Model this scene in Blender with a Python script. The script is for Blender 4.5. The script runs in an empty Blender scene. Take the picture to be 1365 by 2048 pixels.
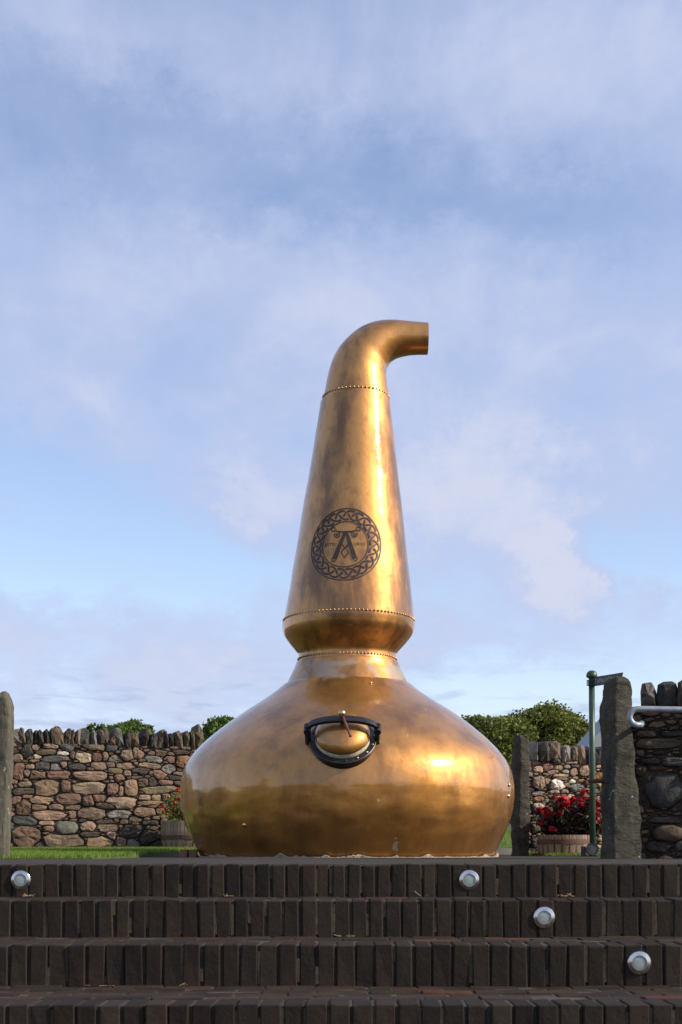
import bpy, bmesh, math, random
import numpy as np
from mathutils import Vector, Matrix, noise as mnoise

R = math.radians
rng = random.Random(7)
scene = bpy.context.scene
col = scene.collection

# ------------------------------------------------------------------ camera
F, HY, CX, ZC = 2600.0, 1700.0, 682.5, 0.072     # focal length in photo pixels, horizon row, centre column, eye height
cam_d = bpy.data.cameras.new("camera")
cam = bpy.data.objects.new("camera", cam_d)
col.objects.link(cam)
cam.location = (0, 0, ZC)
cam.rotation_euler = (R(90), 0, 0)
cam_d.sensor_fit = 'VERTICAL'
cam_d.sensor_height = 36.0
cam_d.sensor_width = 24.0
cam_d.lens = F / 2048 * 36
cam_d.shift_y = (HY - 1024) / 2048
cam_d.clip_start = 0.05
cam_d.clip_end = 3000
cam_d.dof.use_dof = True
cam_d.dof.focus_distance = 12.6
cam_d.dof.aperture_fstop = 7.0
scene.camera = cam

# ------------------------------------------------------------------ light
SUN_AZ, SUN_EL = R(105.5), R(32)                   # azimuth clockwise from +Y
S = Vector((math.sin(SUN_AZ) * math.cos(SUN_EL), math.cos(SUN_AZ) * math.cos(SUN_EL), math.sin(SUN_EL)))
sun_d = bpy.data.lights.new("sun", 'SUN')
sun_d.energy = 3.5
sun_d.angle = R(0.55)
sun_d.color = (1.0, 0.90, 0.76)
sun = bpy.data.objects.new("sun", sun_d)
sun.rotation_euler = S.to_track_quat('Z', 'Y').to_euler()
sun.location = (8, -4, 12)
col.objects.link(sun)

scene.view_settings.view_transform = 'Standard'
scene.view_settings.look = 'None'
scene.view_settings.exposure = 0.5
scene.view_settings.gamma = 1.0
scene.view_settings.use_curve_mapping = False
scene.render.engine = 'CYCLES'
scene.cycles.use_denoising = True
scene.cycles.max_bounces = 6


class NT:
    """small node-tree helper"""
    def __init__(self, tree):
        self.t = tree
        self.n = tree.nodes
        self.l = tree.links

    def node(self, kind, **kw):
        nd = self.n.new(kind)
        for k, v in kw.items():
            if hasattr(nd, k):
                setattr(nd, k, v)
        return nd

    def put(self, sock, v):
        if isinstance(v, bpy.types.NodeSocket):
            self.l.new(v, sock)
        elif isinstance(v, (tuple, list)) and len(v) == 3 and sock.type == 'RGBA':
            sock.default_value = (*v, 1)
        else:
            sock.default_value = v

    def math(self, op, a, b=0.0, c=None, clamp=False):
        nd = self.node('ShaderNodeMath', operation=op, use_clamp=clamp)
        self.put(nd.inputs[0], a)
        self.put(nd.inputs[1], b)
        if c is not None:
            self.put(nd.inputs[2], c)
        return nd.outputs[0]

    def mix(self, fac, a, b, mode='MIX'):
        nd = self.node('ShaderNodeMix', data_type='RGBA', blend_type=mode)
        self.put(nd.inputs[0], fac)
        self.put(nd.inputs[6], a)
        self.put(nd.inputs[7], b)
        return nd.outputs[2]

    def noise(self, vec, scale, detail=4, rough=0.55, dist=0.0, w=None):
        nd = self.node('ShaderNodeTexNoise')
        if w is not None:
            nd.noise_dimensions = '4D'
            self.put(nd.inputs['W'], w)
        if vec is not None:
            self.l.new(vec, nd.inputs['Vector'])
        nd.inputs['Scale'].default_value = scale
        nd.inputs['Detail'].default_value = detail
        nd.inputs['Roughness'].default_value = rough
        nd.inputs['Distortion'].default_value = dist
        return nd.outputs['Fac']

    def ramp(self, fac, lo, hi, a=0.0, b=1.0, smooth=True):
        nd = self.node('ShaderNodeMapRange', clamp=True, interpolation_type='SMOOTHSTEP' if smooth else 'LINEAR')
        self.put(nd.inputs[0], fac)
        for i, v in enumerate((lo, hi, a, b)):
            self.put(nd.inputs[i + 1], v)
        return nd.outputs[0]

    def mapping(self, vec, scale=(1, 1, 1), loc=(0, 0, 0), rot=(0, 0, 0)):
        nd = self.node('ShaderNodeMapping')
        self.l.new(vec, nd.inputs[0])
        nd.inputs['Location'].default_value = loc
        nd.inputs['Rotation'].default_value = rot
        nd.inputs['Scale'].default_value = scale
        return nd.outputs[0]


# ------------------------------------------------------------------ world
world = bpy.data.worlds.new("World")
scene.world = world
world.use_nodes = True
W = NT(world.node_tree)
W.n.clear()
w_out = W.node('ShaderNodeOutputWorld')
w_bg = W.node('ShaderNodeBackground')
W.l.new(w_bg.outputs[0], w_out.inputs[0])
sky = W.node('ShaderNodeTexSky', sky_type='NISHITA')
sky.sun_disc = False
sky.sun_elevation = SUN_EL
sky.sun_rotation = SUN_AZ
sky.altitude = 0
sky.air_density = 1.0
sky.dust_density = 0.6
sky.ozone_density = 1.5
tc = W.node('ShaderNodeTexCoord')
dirv = tc.outputs['Generated']
sx = W.node('ShaderNodeSeparateXYZ')
W.l.new(dirv, sx.inputs[0])
X, Y, Z = sx.outputs
# cloud layer seen on a plane overhead, so streaks shrink towards the horizon
zc = W.math('MAXIMUM', Z, 0.0)
den = W.math('ADD', zc, 0.14)
cx = W.node('ShaderNodeCombineXYZ')
W.l.new(W.math('DIVIDE', X, den), cx.inputs[0])
W.l.new(W.math('DIVIDE', Y, den), cx.inputs[1])
uv = cx.outputs[0]
uvr = W.mapping(uv, scale=(0.85, 0.5, 1), rot=(0, 0, R(28)), loc=(3.1, 1.7, 0))
veil = W.noise(uvr, 0.9, 7, 0.52, 0.7)
wisp = W.noise(W.mapping(uv, scale=(1.0, 0.45, 1), rot=(0, 0, R(-24)), loc=(7.3, 2.2, 0)), 2.6, 8, 0.6, 1.0)
fine = W.noise(W.mapping(uv, scale=(1, 0.8, 1), loc=(1.3, 5.2, 0)), 7.0, 6, 0.6, 0.6)
# single clouds and clear gaps, by direction: azimuth and elevation in radians, warped by noise
az = W.math('ARCTAN2', X, Y)
el = W.math('ARCSINE', Z)
wn = W.node('ShaderNodeTexNoise')
W.l.new(W.mapping(dirv, scale=(1, 1, 1.4)), wn.inputs['Vector'])
wn.inputs['Scale'].default_value = 11.0
wn.inputs['Detail'].default_value = 7
wn.inputs['Roughness'].default_value = 0.68
wsep = W.node('ShaderNodeSeparateColor')
W.l.new(wn.outputs['Color'], wsep.inputs[0])
azw = W.math('ADD', az, W.math('MULTIPLY', W.math('SUBTRACT', wsep.outputs[0], 0.5), 0.26))
elw = W.math('ADD', el, W.math('MULTIPLY', W.math('SUBTRACT', wsep.outputs[1], 0.5), 0.13))


def blob(px, py, wpx, hpx, rot, amp):
    a0 = math.atan((px - CX) / F)
    e0 = math.atan((HY - py) / F * math.cos(a0))
    sw, sh = wpx / F, hpx / F
    c, s = math.cos(rot), math.sin(rot)
    da = W.math('SUBTRACT', azw, a0)
    de = W.math('SUBTRACT', elw, e0)
    p = W.math('ADD', W.math('MULTIPLY', da, c / sw), W.math('MULTIPLY', de, s / sw))
    q = W.math('ADD', W.math('MULTIPLY', da, -s / sh), W.math('MULTIPLY', de, c / sh))
    r2 = W.math('ADD', W.math('MULTIPLY', p, p), W.math('MULTIPLY', q, q))
    return W.math('MULTIPLY', W.math('EXPONENT', W.math('MULTIPLY', r2, -1.0)), amp)


cover = W.math('ADD', W.math('MULTIPLY', veil, 0.62), W.math('MULTIPLY', wisp, 0.56))
cover = W.math('ADD', cover, W.math('MULTIPLY', fine, 0.20))
BLOBS = [
    # px, py, half width, half height, tilt, amount (negative: clear blue)
    (560, 330, 420, 90, R(-8), -0.19), (1150, 440, 380, 70, R(-8), -0.13), (140, 250, 200, 90, R(-20), -0.10),
    (150, 1120, 330, 60, R(4), -0.40), (60, 950, 240, 60, R(-12), -0.22), (470, 1170, 260, 50, R(0), -0.20),
    (1290, 1100, 170, 90, R(0), -0.26), (300, 840, 500, 60, R(-10), 0.14), (1040, 1380, 260, 60, R(0), -0.14),
    (510, 1020, 210, 80, R(8), 0.36), (950, 1000, 270, 170, R(-28), 0.40), (1150, 1150, 140, 50, R(-20), 0.40),
    (120, 70, 420, 110, R(-6), 0.14), (1180, 140, 400, 130, R(-5), 0.16), (640, 600, 700, 110, R(-5), 0.16),
    (180, 1330, 420, 90, R(0), 0.18), (900, 1290, 300, 50, R(0), 0.10),
]
for b in BLOBS:
    cover = W.math('ADD', cover, blob(*b))
cmask = W.ramp(cover, 0.40, 0.97)
lowhaze = W.math('EXPONENT', W.math('MULTIPLY', zc, -9.0))
cmask = W.math('MAXIMUM', W.math('MULTIPLY', cmask, 0.92), W.math('MULTIPLY', lowhaze, 0.60))
# small flat grey clouds low over the horizon
lowc = W.noise(W.mapping(dirv, scale=(5, 5, 26), loc=(0.4, 0, 0.3)), 3.2, 5, 0.55, 0.3)
lowm = W.math('MULTIPLY', W.ramp(lowc, 0.50, 0.66), W.math('MULTIPLY', W.ramp(Z, 0.02, 0.07), W.ramp(Z, 0.16, 0.10)))
skyc = W.mix(1.0, sky.outputs[0], (1.28, 1.16, 1.16), 'MULTIPLY')
CLOUD = W.mix(W.ramp(cover, 0.80, 1.15), (2.85, 3.28, 4.65), (3.45, 3.70, 4.70))
w_col = W.mix(cmask, skyc, CLOUD)
crisp = W.ramp(W.math('ADD', cover, W.math('MULTIPLY', W.math('SUBTRACT', W.noise(W.mapping(uv, scale=(1.0, 0.32, 1), rot=(0, 0, R(-30)), loc=(2.3, 9.1, 0)), 9.0, 8, 0.66, 0.5), 0.5), 0.5)), 0.76, 1.12)
w_col = W.mix(W.math('MULTIPLY', crisp, 0.52), w_col, (3.75, 3.95, 4.75))
w_col = W.mix(W.math('MULTIPLY', lowm, 0.55), w_col, (2.1, 2.6, 3.9))
W.l.new(w_col, w_bg.inputs[0])
w_bg.inputs[1].default_value = 0.13


# ------------------------------------------------------------------ helpers
def tag(o, label=None, cat=None, group=None, kind=None):
    if label: o['label'] = label
    if cat: o['category'] = cat
    if group: o['group'] = group
    if kind: o['kind'] = kind
    return o


def empty(name, loc=(0, 0, 0), rz=0.0):
    o = bpy.data.objects.new(name, None)
    o.empty_display_size = 0.2
    o.location = loc
    o.rotation_euler = (0, 0, rz)
    col.objects.link(o)
    return o


def mesh_obj(name, verts, faces, mat, parent=None, smooth=False, loc=None):
    me = bpy.data.meshes.new(name)
    me.from_pydata([tuple(v) for v in verts], [], faces)
    if smooth:
        me.polygons.foreach_set('use_smooth', [True] * len(me.polygons))
    me.update()
    if mat: me.materials.append(mat)
    return link(name, me, parent, loc)


def link(name, me, parent=None, loc=None):
    o = bpy.data.objects.new(name, me)
    if loc is not None: o.location = loc
    col.objects.link(o)
    if parent is not None: o.parent = parent
    return o


def px(x, y, D):
    """point that the photo shows at pixel x, y when it stands D metres away"""
    return Vector(((x - CX) * D / F, D, ZC + (HY - y) * D / F))


class MB:
    def __init__(self):
        self.v, self.f = [], []

    def add(self, verts, faces):
        b = len(self.v)
        self.v += [Vector(p) for p in verts]
        self.f += [tuple(i + b for i in fc) for fc in faces]

    def box(self, x0, x1, y0, y1, z0, z1):
        self.add([(x0, y0, z0), (x1, y0, z0), (x1, y1, z0), (x0, y1, z0), (x0, y0, z1), (x1, y0, z1), (x1, y1, z1), (x0, y1, z1)],
                 [(0, 3, 2, 1), (4, 5, 6, 7), (0, 1, 5, 4), (1, 2, 6, 5), (2, 3, 7, 6), (3, 0, 4, 7)])

    def tube(self, pts, rad, n=12, cap=True):
        pts = [Vector(p) for p in pts]
        rads = rad if isinstance(rad, (list, tuple)) else [rad] * len(pts)
        b = len(self.v)
        prev = None
        for i, p in enumerate(pts):
            t = (pts[min(i + 1, len(pts) - 1)] - pts[max(i - 1, 0)]).normalized()
            if prev is None:
                a = Vector((0, 0, 1)) if abs(t.z) < 0.9 else Vector((1, 0, 0))
                u = t.cross(a).normalized()
            else:
                u = (prev - t * prev.dot(t)).normalized()
            prev = u
            w = t.cross(u)
            for k in range(n):
                an = 2 * math.pi * k / n
                self.v.append(p + (u * math.cos(an) + w * math.sin(an)) * rads[i])
        for i in range(len(pts) - 1):
            for k in range(n):
                k2 = (k + 1) % n
                self.f.append((b + i * n + k, b + i * n + k2, b + (i + 1) * n + k2, b + (i + 1) * n + k))
        if cap:
            self.f.append(tuple(b + k for k in range(n))[::-1])
            self.f.append(tuple(b + (len(pts) - 1) * n + k for k in range(n)))

    def lathe(self, prof, n=32, closed=False):
        """prof: list of (r, z)"""
        b = len(self.v)
        for r, z in prof:
            for k in range(n):
                a = 2 * math.pi * k / n
                self.v.append(Vector((r * math.cos(a), r * math.sin(a), z)))
        m = len(prof)
        for i in range(m if closed else m - 1):
            j = (i + 1) % m
            for k in range(n):
                k2 = (k + 1) % n
                self.f.append((b + i * n + k, b + i * n + k2, b + j * n + k2, b + j * n + k))

    def xform(self, M):
        self.v = [M @ p for p in self.v]
        return self

    def build(self, name, mat, parent=None, smooth=False):
        o = mesh_obj(name, self.v, self.f, mat, parent, smooth)
        return o


def auto_smooth(o, ang=40):
    me = o.data
    me.polygons.foreach_set('use_smooth', [True] * len(me.polygons))
    bm = bmesh.new()
    bm.from_mesh(me)
    for e in bm.edges:
        if len(e.link_faces) == 2 and e.calc_face_angle(0) > R(ang):
            e.smooth = False
    bm.to_mesh(me)
    bm.free()


def principled(name):
    m = bpy.data.materials.new(name)
    m.use_nodes = True
    T = NT(m.node_tree)
    b = T.n['Principled BSDF']
    return m, T, b


def bump(T, b, height, strength=0.3, dist=0.01, prev=None):
    nd = T.node('ShaderNodeBump')
    nd.inputs['Strength'].default_value = strength
    nd.inputs['Distance'].default_value = dist
    T.put(nd.inputs['Height'], height)
    if prev is not None:
        T.l.new(prev, nd.inputs['Normal'])
    if b is not None:
        T.l.new(nd.outputs[0], b.inputs['Normal'])
    return nd.outputs[0]


def coords(T, kind='Object'):
    return T.node('ShaderNodeTexCoord').outputs[kind]


def simple(name, colr, rough=0.6, metal=0.0, var=0.15, scale=8.0, bmp=0.15, bdist=0.004):
    m, T, b = principled(name)
    c = coords(T)
    n = T.noise(c, scale, 6, 0.6)
    dark = tuple(v * (1 - var) for v in colr)
    lite = tuple(min(1, v * (1 + var)) for v in colr)
    T.put(b.inputs['Base Color'], T.mix(T.ramp(n, 0.3, 0.7), dark, lite))
    T.put(b.inputs['Roughness'], T.ramp(n, 0.2, 0.8, rough - 0.07, min(1, rough + 0.07)))
    b.inputs['Metallic'].default_value = metal
    if bmp:
        bump(T, b, T.noise(c, scale * 5, 5, 0.6), bmp, bdist)
    return m


# ------------------------------------------------------------------ materials
def mat_rock():
    m, T, b = principled('rubble_stone')
    oi = T.node('ShaderNodeObjectInfo')
    off = T.node('ShaderNodeVectorMath', operation='SCALE')
    c0 = coords(T)
    comb = T.node('ShaderNodeCombineXYZ')
    for i in range(3): T.l.new(oi.outputs['Random'], comb.inputs[i])
    T.l.new(comb.outputs[0], off.inputs[0]); off.inputs['Scale'].default_value = 37.0
    ad = T.node('ShaderNodeVectorMath', operation='ADD')
    T.l.new(c0, ad.inputs[0]); T.l.new(off.outputs[0], ad.inputs[1])
    c = ad.outputs[0]
    base = oi.outputs['Color']
    n1 = T.noise(c, 7, 8, 0.65, 0.4)
    n2 = T.noise(c, 34, 6, 0.65)
    k = T.mix(T.ramp(n1, 0.28, 0.72), T.mix(1.0, base, (0.56, 0.54, 0.53), 'MULTIPLY'), T.mix(1.0, base, (1.30, 1.24, 1.16), 'MULTIPLY'))
    k = T.mix(T.math('MULTIPLY', T.ramp(n2, 0.45, 0.75), 0.45), k, T.mix(1.0, k, (0.5, 0.48, 0.47), 'MULTIPLY'))
    lich = T.noise(c, 13, 5, 0.7)
    k = T.mix(T.math('MULTIPLY', T.ramp(lich, 0.66, 0.74), 0.55), k, (0.36, 0.35, 0.30))
    T.put(b.inputs['Base Color'], k)
    b.inputs['Roughness'].default_value = 0.88
    b.inputs['Specular IOR Level'].default_value = 0.3
    nb = bump(T, None, T.noise(c, 16, 7, 0.68, 0.5), 0.9, 0.03)
    bump(T, b, T.noise(c, 70, 4, 0.6), 0.6, 0.006, nb)
    return m


M_ROCK = mat_rock()
M_CORE = simple('wall_core', (0.12, 0.095, 0.072), 0.95, 0, 0.4, 9, 0.8, 0.03)


def mat_slab(name, c1, c2, c3, strat=None):
    m, T, b = principled(name)
    c = coords(T)
    st = T.mapping(c, scale=(1, 1, 0.35))
    n1 = T.noise(st, 5, 8, 0.65, 0.5)
    n2 = T.noise(c, 26, 6, 0.7)
    k = T.mix(T.ramp(n1, 0.32, 0.68), c1, c2)
    k = T.mix(T.math('MULTIPLY', T.ramp(n2, 0.52, 0.70), 0.6), k, c3)
    wh = T.noise(c, 17, 2, 0.4)
    k = T.mix(T.math('MULTIPLY', T.ramp(wh, 0.725, 0.75), 0.8), k, (0.42, 0.42, 0.39))
    T.put(b.inputs['Base Color'], k)
    b.inputs['Roughness'].default_value = 0.92
    b.inputs['Specular IOR Level'].default_value = 0.25
    diag = T.mapping(c, rot=(0, R(35), 0), scale=(1, 1, 2.6)) if strat is None else T.mapping(c, scale=strat)
    nb = bump(T, None, T.noise(diag, 9, 8, 0.7, 0.6), 1.0, 0.05)
    bump(T, b, T.noise(c, 55, 5, 0.65), 0.7, 0.008, nb)
    return m


M_SLAB = mat_slab('gatepost_stone', (0.048, 0.045, 0.036), (0.105, 0.096, 0.068), (0.15, 0.142, 0.10))
M_SLAB_L = mat_slab('gatepost_stone_olive', (0.10, 0.090, 0.066), (0.155, 0.140, 0.10), (0.19, 0.18, 0.14), (2.4, 1, .5))


def mat_brick():
    m, T, b = principled('engineering_brick')
    oi = T.node('ShaderNodeObjectInfo')
    g = T.node('ShaderNodeNewGeometry')
    c = g.outputs['Position']
    n1 = T.noise(c, 9, 6, 0.6)
    n2 = T.noise(c, 60, 5, 0.65)
    k = T.mix(oi.outputs['Random'], (0.0175, 0.0130, 0.0105), (0.027, 0.0195, 0.0150))
    k = T.mix(T.ramp(n1, 0.35, 0.75), k, (0.033, 0.024, 0.0165))
    k = T.mix(1.0, k, oi.outputs['Color'], 'MULTIPLY')
    k = T.mix(T.math('MULTIPLY', T.ramp(n2, 0.70, 0.80), 0.55), k, (0.10, 0.085, 0.07))
    T.put(b.inputs['Base Color'], k)
    T.put(b.inputs['Roughness'], T.ramp(n1, 0.3, 0.7, 0.62, 0.85))
    b.inputs['Specular IOR Level'].default_value = 0.16
    nb = bump(T, None, T.noise(c, 28, 6, 0.65), 0.5, 0.008)
    bump(T, b, n2, 0.5, 0.003, nb)
    return m


M_BRICK = mat_brick()
M_MORTAR = simple('mortar', (0.050, 0.038, 0.027), 0.95, 0, 0.35, 14, 0.6, 0.01)


M_JOINT = simple('joint_mortar', (0.058, 0.042, 0.025), 0.95, 0, 0.4, 30, 0.6, 0.006)


def mat_paving():
    m, T, b = principled('dark_paving')
    c = coords(T)
    br = T.node('ShaderNodeTexBrick')
    T.l.new(c, br.inputs['Vector'])
    br.inputs['Color1'].default_value = (0.040, 0.034, 0.030, 1)
    br.inputs['Color2'].default_value = (0.056, 0.045, 0.038, 1)
    br.inputs['Mortar'].default_value = (0.05, 0.045, 0.035, 1)
    br.inputs['Scale'].default_value = 1.0
    br.inputs['Mortar Size'].default_value = 0.006
    br.inputs['Brick Width'].default_value = 0.215
    br.inputs['Row Height'].default_value = 0.102
    n = T.noise(c, 3.5, 6, 0.6)
    k = T.mix(T.ramp(n, 0.35, 0.7), br.outputs['Color'], (0.062, 0.055, 0.047))
    T.put(b.inputs['Base Color'], k)
    b.inputs['Roughness'].default_value = 0.95
    b.inputs['Specular IOR Level'].default_value = 0.1
    bump(T, b, T.math('SUBTRACT', T.noise(c, 40, 5, 0.6), br.outputs['Fac']), 0.5, 0.006)
    return m


M_PAVING = mat_paving()
M_GROUND = simple('earth', (0.070, 0.056, 0.043), 0.95, 0, 0.4, 1.3, 0.5, 0.03)


def mat_leafy(name, c1, c2, trans=0.25, scale=1.2):
    m, T, b = principled(name)
    at = T.node('ShaderNodeAttribute', attribute_name='tint')
    g = T.node('ShaderNodeNewGeometry')
    n = T.noise(g.outputs['Position'], scale, 4, 0.6)
    f = T.math('ADD', T.math('MULTIPLY', at.outputs['Fac'], 0.65), T.math('MULTIPLY', n, 0.35))
    k = T.mix(T.ramp(f, 0.2, 0.75, smooth=False), c1, c2)
    T.put(b.inputs['Base Color'], k)
    b.inputs['Roughness'].default_value = 0.55
    b.inputs['Specular IOR Level'].default_value = 0.35
    tr = T.node('ShaderNodeBsdfTranslucent')
    T.l.new(T.mix(1.0, k, (1.1, 1.3, 0.5), 'MULTIPLY'), tr.inputs['Color'])
    mx = T.node('ShaderNodeMixShader')
    mx.inputs[0].default_value = trans
    T.l.new(b.outputs[0], mx.inputs[1]); T.l.new(tr.outputs[0], mx.inputs[2])
    T.l.new(mx.outputs[0], T.n['Material Output'].inputs['Surface'])
    return m


M_LEAF = mat_leafy('sycamore_leaf', (0.050, 0.078, 0.015), (0.20, 0.205, 0.040))
M_LEAF2 = mat_leafy('shrub_leaf', (0.045, 0.080, 0.014), (0.13, 0.190, 0.036))
M_GRASS = mat_leafy('grass_blade', (0.085, 0.145, 0.020), (0.230, 0.290, 0.045), 0.35, 2.0)
M_FOLI = mat_leafy('dahlia_leaf_dark', (0.022, 0.012, 0.012), (0.060, 0.046, 0.026), 0.2, 6)
M_FOLI2 = mat_leafy('bedding_leaf', (0.07, 0.09, 0.02), (0.24, 0.25, 0.06), 0.3, 6)
M_PETAL = mat_leafy('red_petal', (0.34, 0.006, 0.018), (0.55, 0.015, 0.032), 0.12, 20)
M_PETAL2 = mat_leafy('orange_red_petal', (0.55, 0.02, 0.03), (0.75, 0.09, 0.03), 0.15, 20)
M_STEM = simple('plant_stem', (0.07, 0.07, 0.03), 0.8, 0, 0.2, 20, 0)
M_BARK = simple('bark', (0.085, 0.068, 0.050), 0.95, 0, 0.35, 6, 0.8, 0.03)
M_SOIL = simple('soil', (0.03, 0.022, 0.016), 0.98, 0, 0.4, 20, 0.8, 0.02)
M_LAWN = simple('lawn_soil', (0.060, 0.100, 0.018), 0.95, 0, 0.3, 7, 0.6, 0.03)


def mat_gold():
    m, T, b = principled('lacquered_copper')
    c = coords(T)
    st = T.mapping(c, scale=(1, 1, 0.42))
    n1a = T.noise(st, 2.6, 6, 0.58, 0.25)
    hsel = T.node('ShaderNodeSeparateXYZ'); T.l.new(c, hsel.inputs[0])
    calm = T.ramp(hsel.outputs[2], 1.5, 2.4, 0.45, 1.0)
    n1 = T.math('ADD', T.math('MULTIPLY', T.math('SUBTRACT', n1a, 0.52), calm), 0.52)
    n2 = T.noise(c, 9, 7, 0.65, 0.2)
    n3 = T.noise(T.mapping(c, scale=(1, 1, 0.18)), 7, 5, 0.6)
    k = T.mix(T.ramp(n1, 0.38, 0.58), (0.21, 0.100, 0.029), (0.55, 0.266, 0.066))
    k = T.mix(T.math('MULTIPLY', T.ramp(n2, 0.50, 0.72), 0.35), k, (0.20, 0.092, 0.024))
    k = T.mix(T.math('MULTIPLY', T.ramp(n3, 0.52, 0.72), 0.25), k, (0.66, 0.34, 0.09))
    # worn grey patch round the waist and a few paint chips
    sp = T.node('ShaderNodeSeparateXYZ'); T.l.new(c, sp.inputs[0])
    zz = T.math('ADD', sp.outputs[2], T.math('MULTIPLY', T.math('SUBTRACT', n2, 0.5), 0.22))
    band = T.math('MULTIPLY', T.ramp(zz, 1.80, 1.86), T.ramp(zz, 2.06, 2.00))
    patch = T.math('MULTIPLY', band, T.ramp(T.noise(c, 3.1, 3, 0.5, 0.6, None), 0.46, 0.60))
    k = T.mix(T.math('MULTIPLY', patch, 0.75), k, (0.42, 0.36, 0.29))
    chip = T.ramp(T.noise(T.mapping(c, loc=(2.2, .4, 1.1)), 5.5, 4, 0.6), 0.715, 0.73)
    k = T.mix(T.math('MULTIPLY', chip, 0.8), k, (0.55, 0.48, 0.38))
    T.put(b.inputs['Base Color'], k)
    b.inputs['Metallic'].default_value = 1.0
    ro = T.math('ADD', T.ramp(n1, 0.30, 0.70, 0.58, 0.50), T.ramp(n2, 0.45, 0.75, 0.0, 0.06))
    T.put(b.inputs['Roughness'], T.math('ADD', ro, T.math('MULTIPLY', patch, 0.18)))
    b.inputs['Coat Weight'].default_value = 1.0
    b.inputs['Coat Roughness'].default_value = 0.115
    b.inputs['Coat IOR'].default_value = 1.58
    nb = bump(T, None, T.noise(T.mapping(c, scale=(1, 1, 1.3)), 3.4, 3, 0.5, 0.3), 0.07, 0.08)
    nb2 = bump(T, None, T.noise(c, 14, 3, 0.5), 0.06, 0.02, nb)
    T.l.new(nb2, b.inputs['Normal'])
    T.l.new(nb2, b.inputs['Coat Normal'])
    return m


M_GOLD = mat_gold()
M_GOLD_IN = simple('copper_inside', (0.10, 0.06, 0.03), 0.7, 0.6, 0.3, 8, 0)
M_BLACK = simple('black_paint', (0.012, 0.012, 0.014), 0.42, 0, 0.3, 18, 0.3, 0.003)
M_EMBLEM = simple('emblem_paint', (0.040, 0.022, 0.016), 0.45, 0, 0.25, 12, 0)
T_ = NT(M_EMBLEM.node_tree)
wear = T_.math('MULTIPLY', T_.ramp(T_.noise(coords(T_), 15, 6, 0.68), 0.56, 0.70), 0.45)
tb_ = T_.node('ShaderNodeBsdfTransparent'); mx_ = T_.node('ShaderNodeMixShader')
T_.l.new(wear, mx_.inputs[0]); T_.l.new(T_.n['Principled BSDF'].outputs[0], mx_.inputs[1]); T_.l.new(tb_.outputs[0], mx_.inputs[2])
T_.l.new(mx_.outputs[0], T_.n['Material Output'].inputs['Surface'])
M_BRASS = simple('worn_brass', (0.66, 0.45, 0.22), 0.33, 1.0, 0.2, 30, 0.1, 0.002)
M_RIVET = simple('copper_rivet', (0.60, 0.33, 0.11), 0.38, 1.0, 0.2, 30, 0)
M_PALE = simple('pale_gasket', (0.55, 0.50, 0.36), 0.7, 0, 0.2, 20, 0.1)
M_RUSTROD = simple('rusty_copper_rod', (0.16, 0.055, 0.040), 0.6, 0.2, 0.25, 20, 0.3)
M_FLAKE = simple('flaking_mortar', (0.30, 0.24, 0.17), 0.95, 0, 0.35, 11, 0.8, 0.01)
M_GREEN = simple('green_paint', (0.032, 0.070, 0.040), 0.38, 0, 0.15, 10, 0.05, 0.002)
M_GREEN_D = simple('dark_green_paint', (0.020, 0.040, 0.034), 0.40, 0, 0.15, 10, 0.05, 0.002)
M_LETTER = simple('sign_lettering', (0.38, 0.42, 0.40), 0.6, 0, 0.2, 60, 0)
M_GALV = simple('galvanised_steel', (0.28, 0.31, 0.33), 0.5, 0.35, 0.15, 14, 0.15, 0.002)
M_STEEL = simple('brushed_steel', (0.62, 0.60, 0.57), 0.2, 1.0, 0.12, 40, 0.05, 0.001)
M_RUST = simple('rusty_iron', (0.10, 0.035, 0.020), 0.85, 0.1, 0.35, 25, 0.5)
M_HOOP = simple('rusty_hoop', (0.12, 0.065, 0.045), 0.75, 0.3, 0.3, 25, 0.4)


def mat_lens():
    m, T, b = principled('frosted_lens')
    c = coords(T)
    n = T.noise(c, 45, 4, 0.6)
    T.put(b.inputs['Base Color'], T.mix(n, (0.22, 0.27, 0.25), (0.36, 0.41, 0.38)))
    b.inputs['Roughness'].default_value = 0.25
    b.inputs['Coat Weight'].default_value = 0.6
    return m


M_LENS = mat_lens()


def mat_wood():
    m, T, b = principled('weathered_oak')
    oi = T.node('ShaderNodeObjectInfo')
    c = coords(T)
    st = T.mapping(c, scale=(1, 1, 0.08))
    n = T.noise(st, 60, 6, 0.6)
    k = T.mix(T.ramp(n, 0.3, 0.7), (0.15, 0.105, 0.072), (0.34, 0.255, 0.175))
    k = T.mix(1.0, k, T.mix(oi.outputs['Random'], (0.72, 0.68, 0.66), (1.12, 1.06, 0.98)), 'MULTIPLY')
    T.put(b.inputs['Base Color'], k)
    b.inputs['Roughness'].default_value = 0.85
    bump(T, b, n, 0.5, 0.006)
    return m


M_WOOD = mat_wood()
M_HOUSE = simple('pale_render', (0.30, 0.33, 0.34), 0.85, 0, 0.06, 1.2, 0.2, 0.01)
M_SLATE = simple('slate_roof', (0.16, 0.17, 0.18), 0.7, 0, 0.2, 2.0, 0.4, 0.02)
M_STRAW = simple('dry_straw', (0.30, 0.19, 0.09), 0.9, 0, 0.3, 30, 0)

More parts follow.
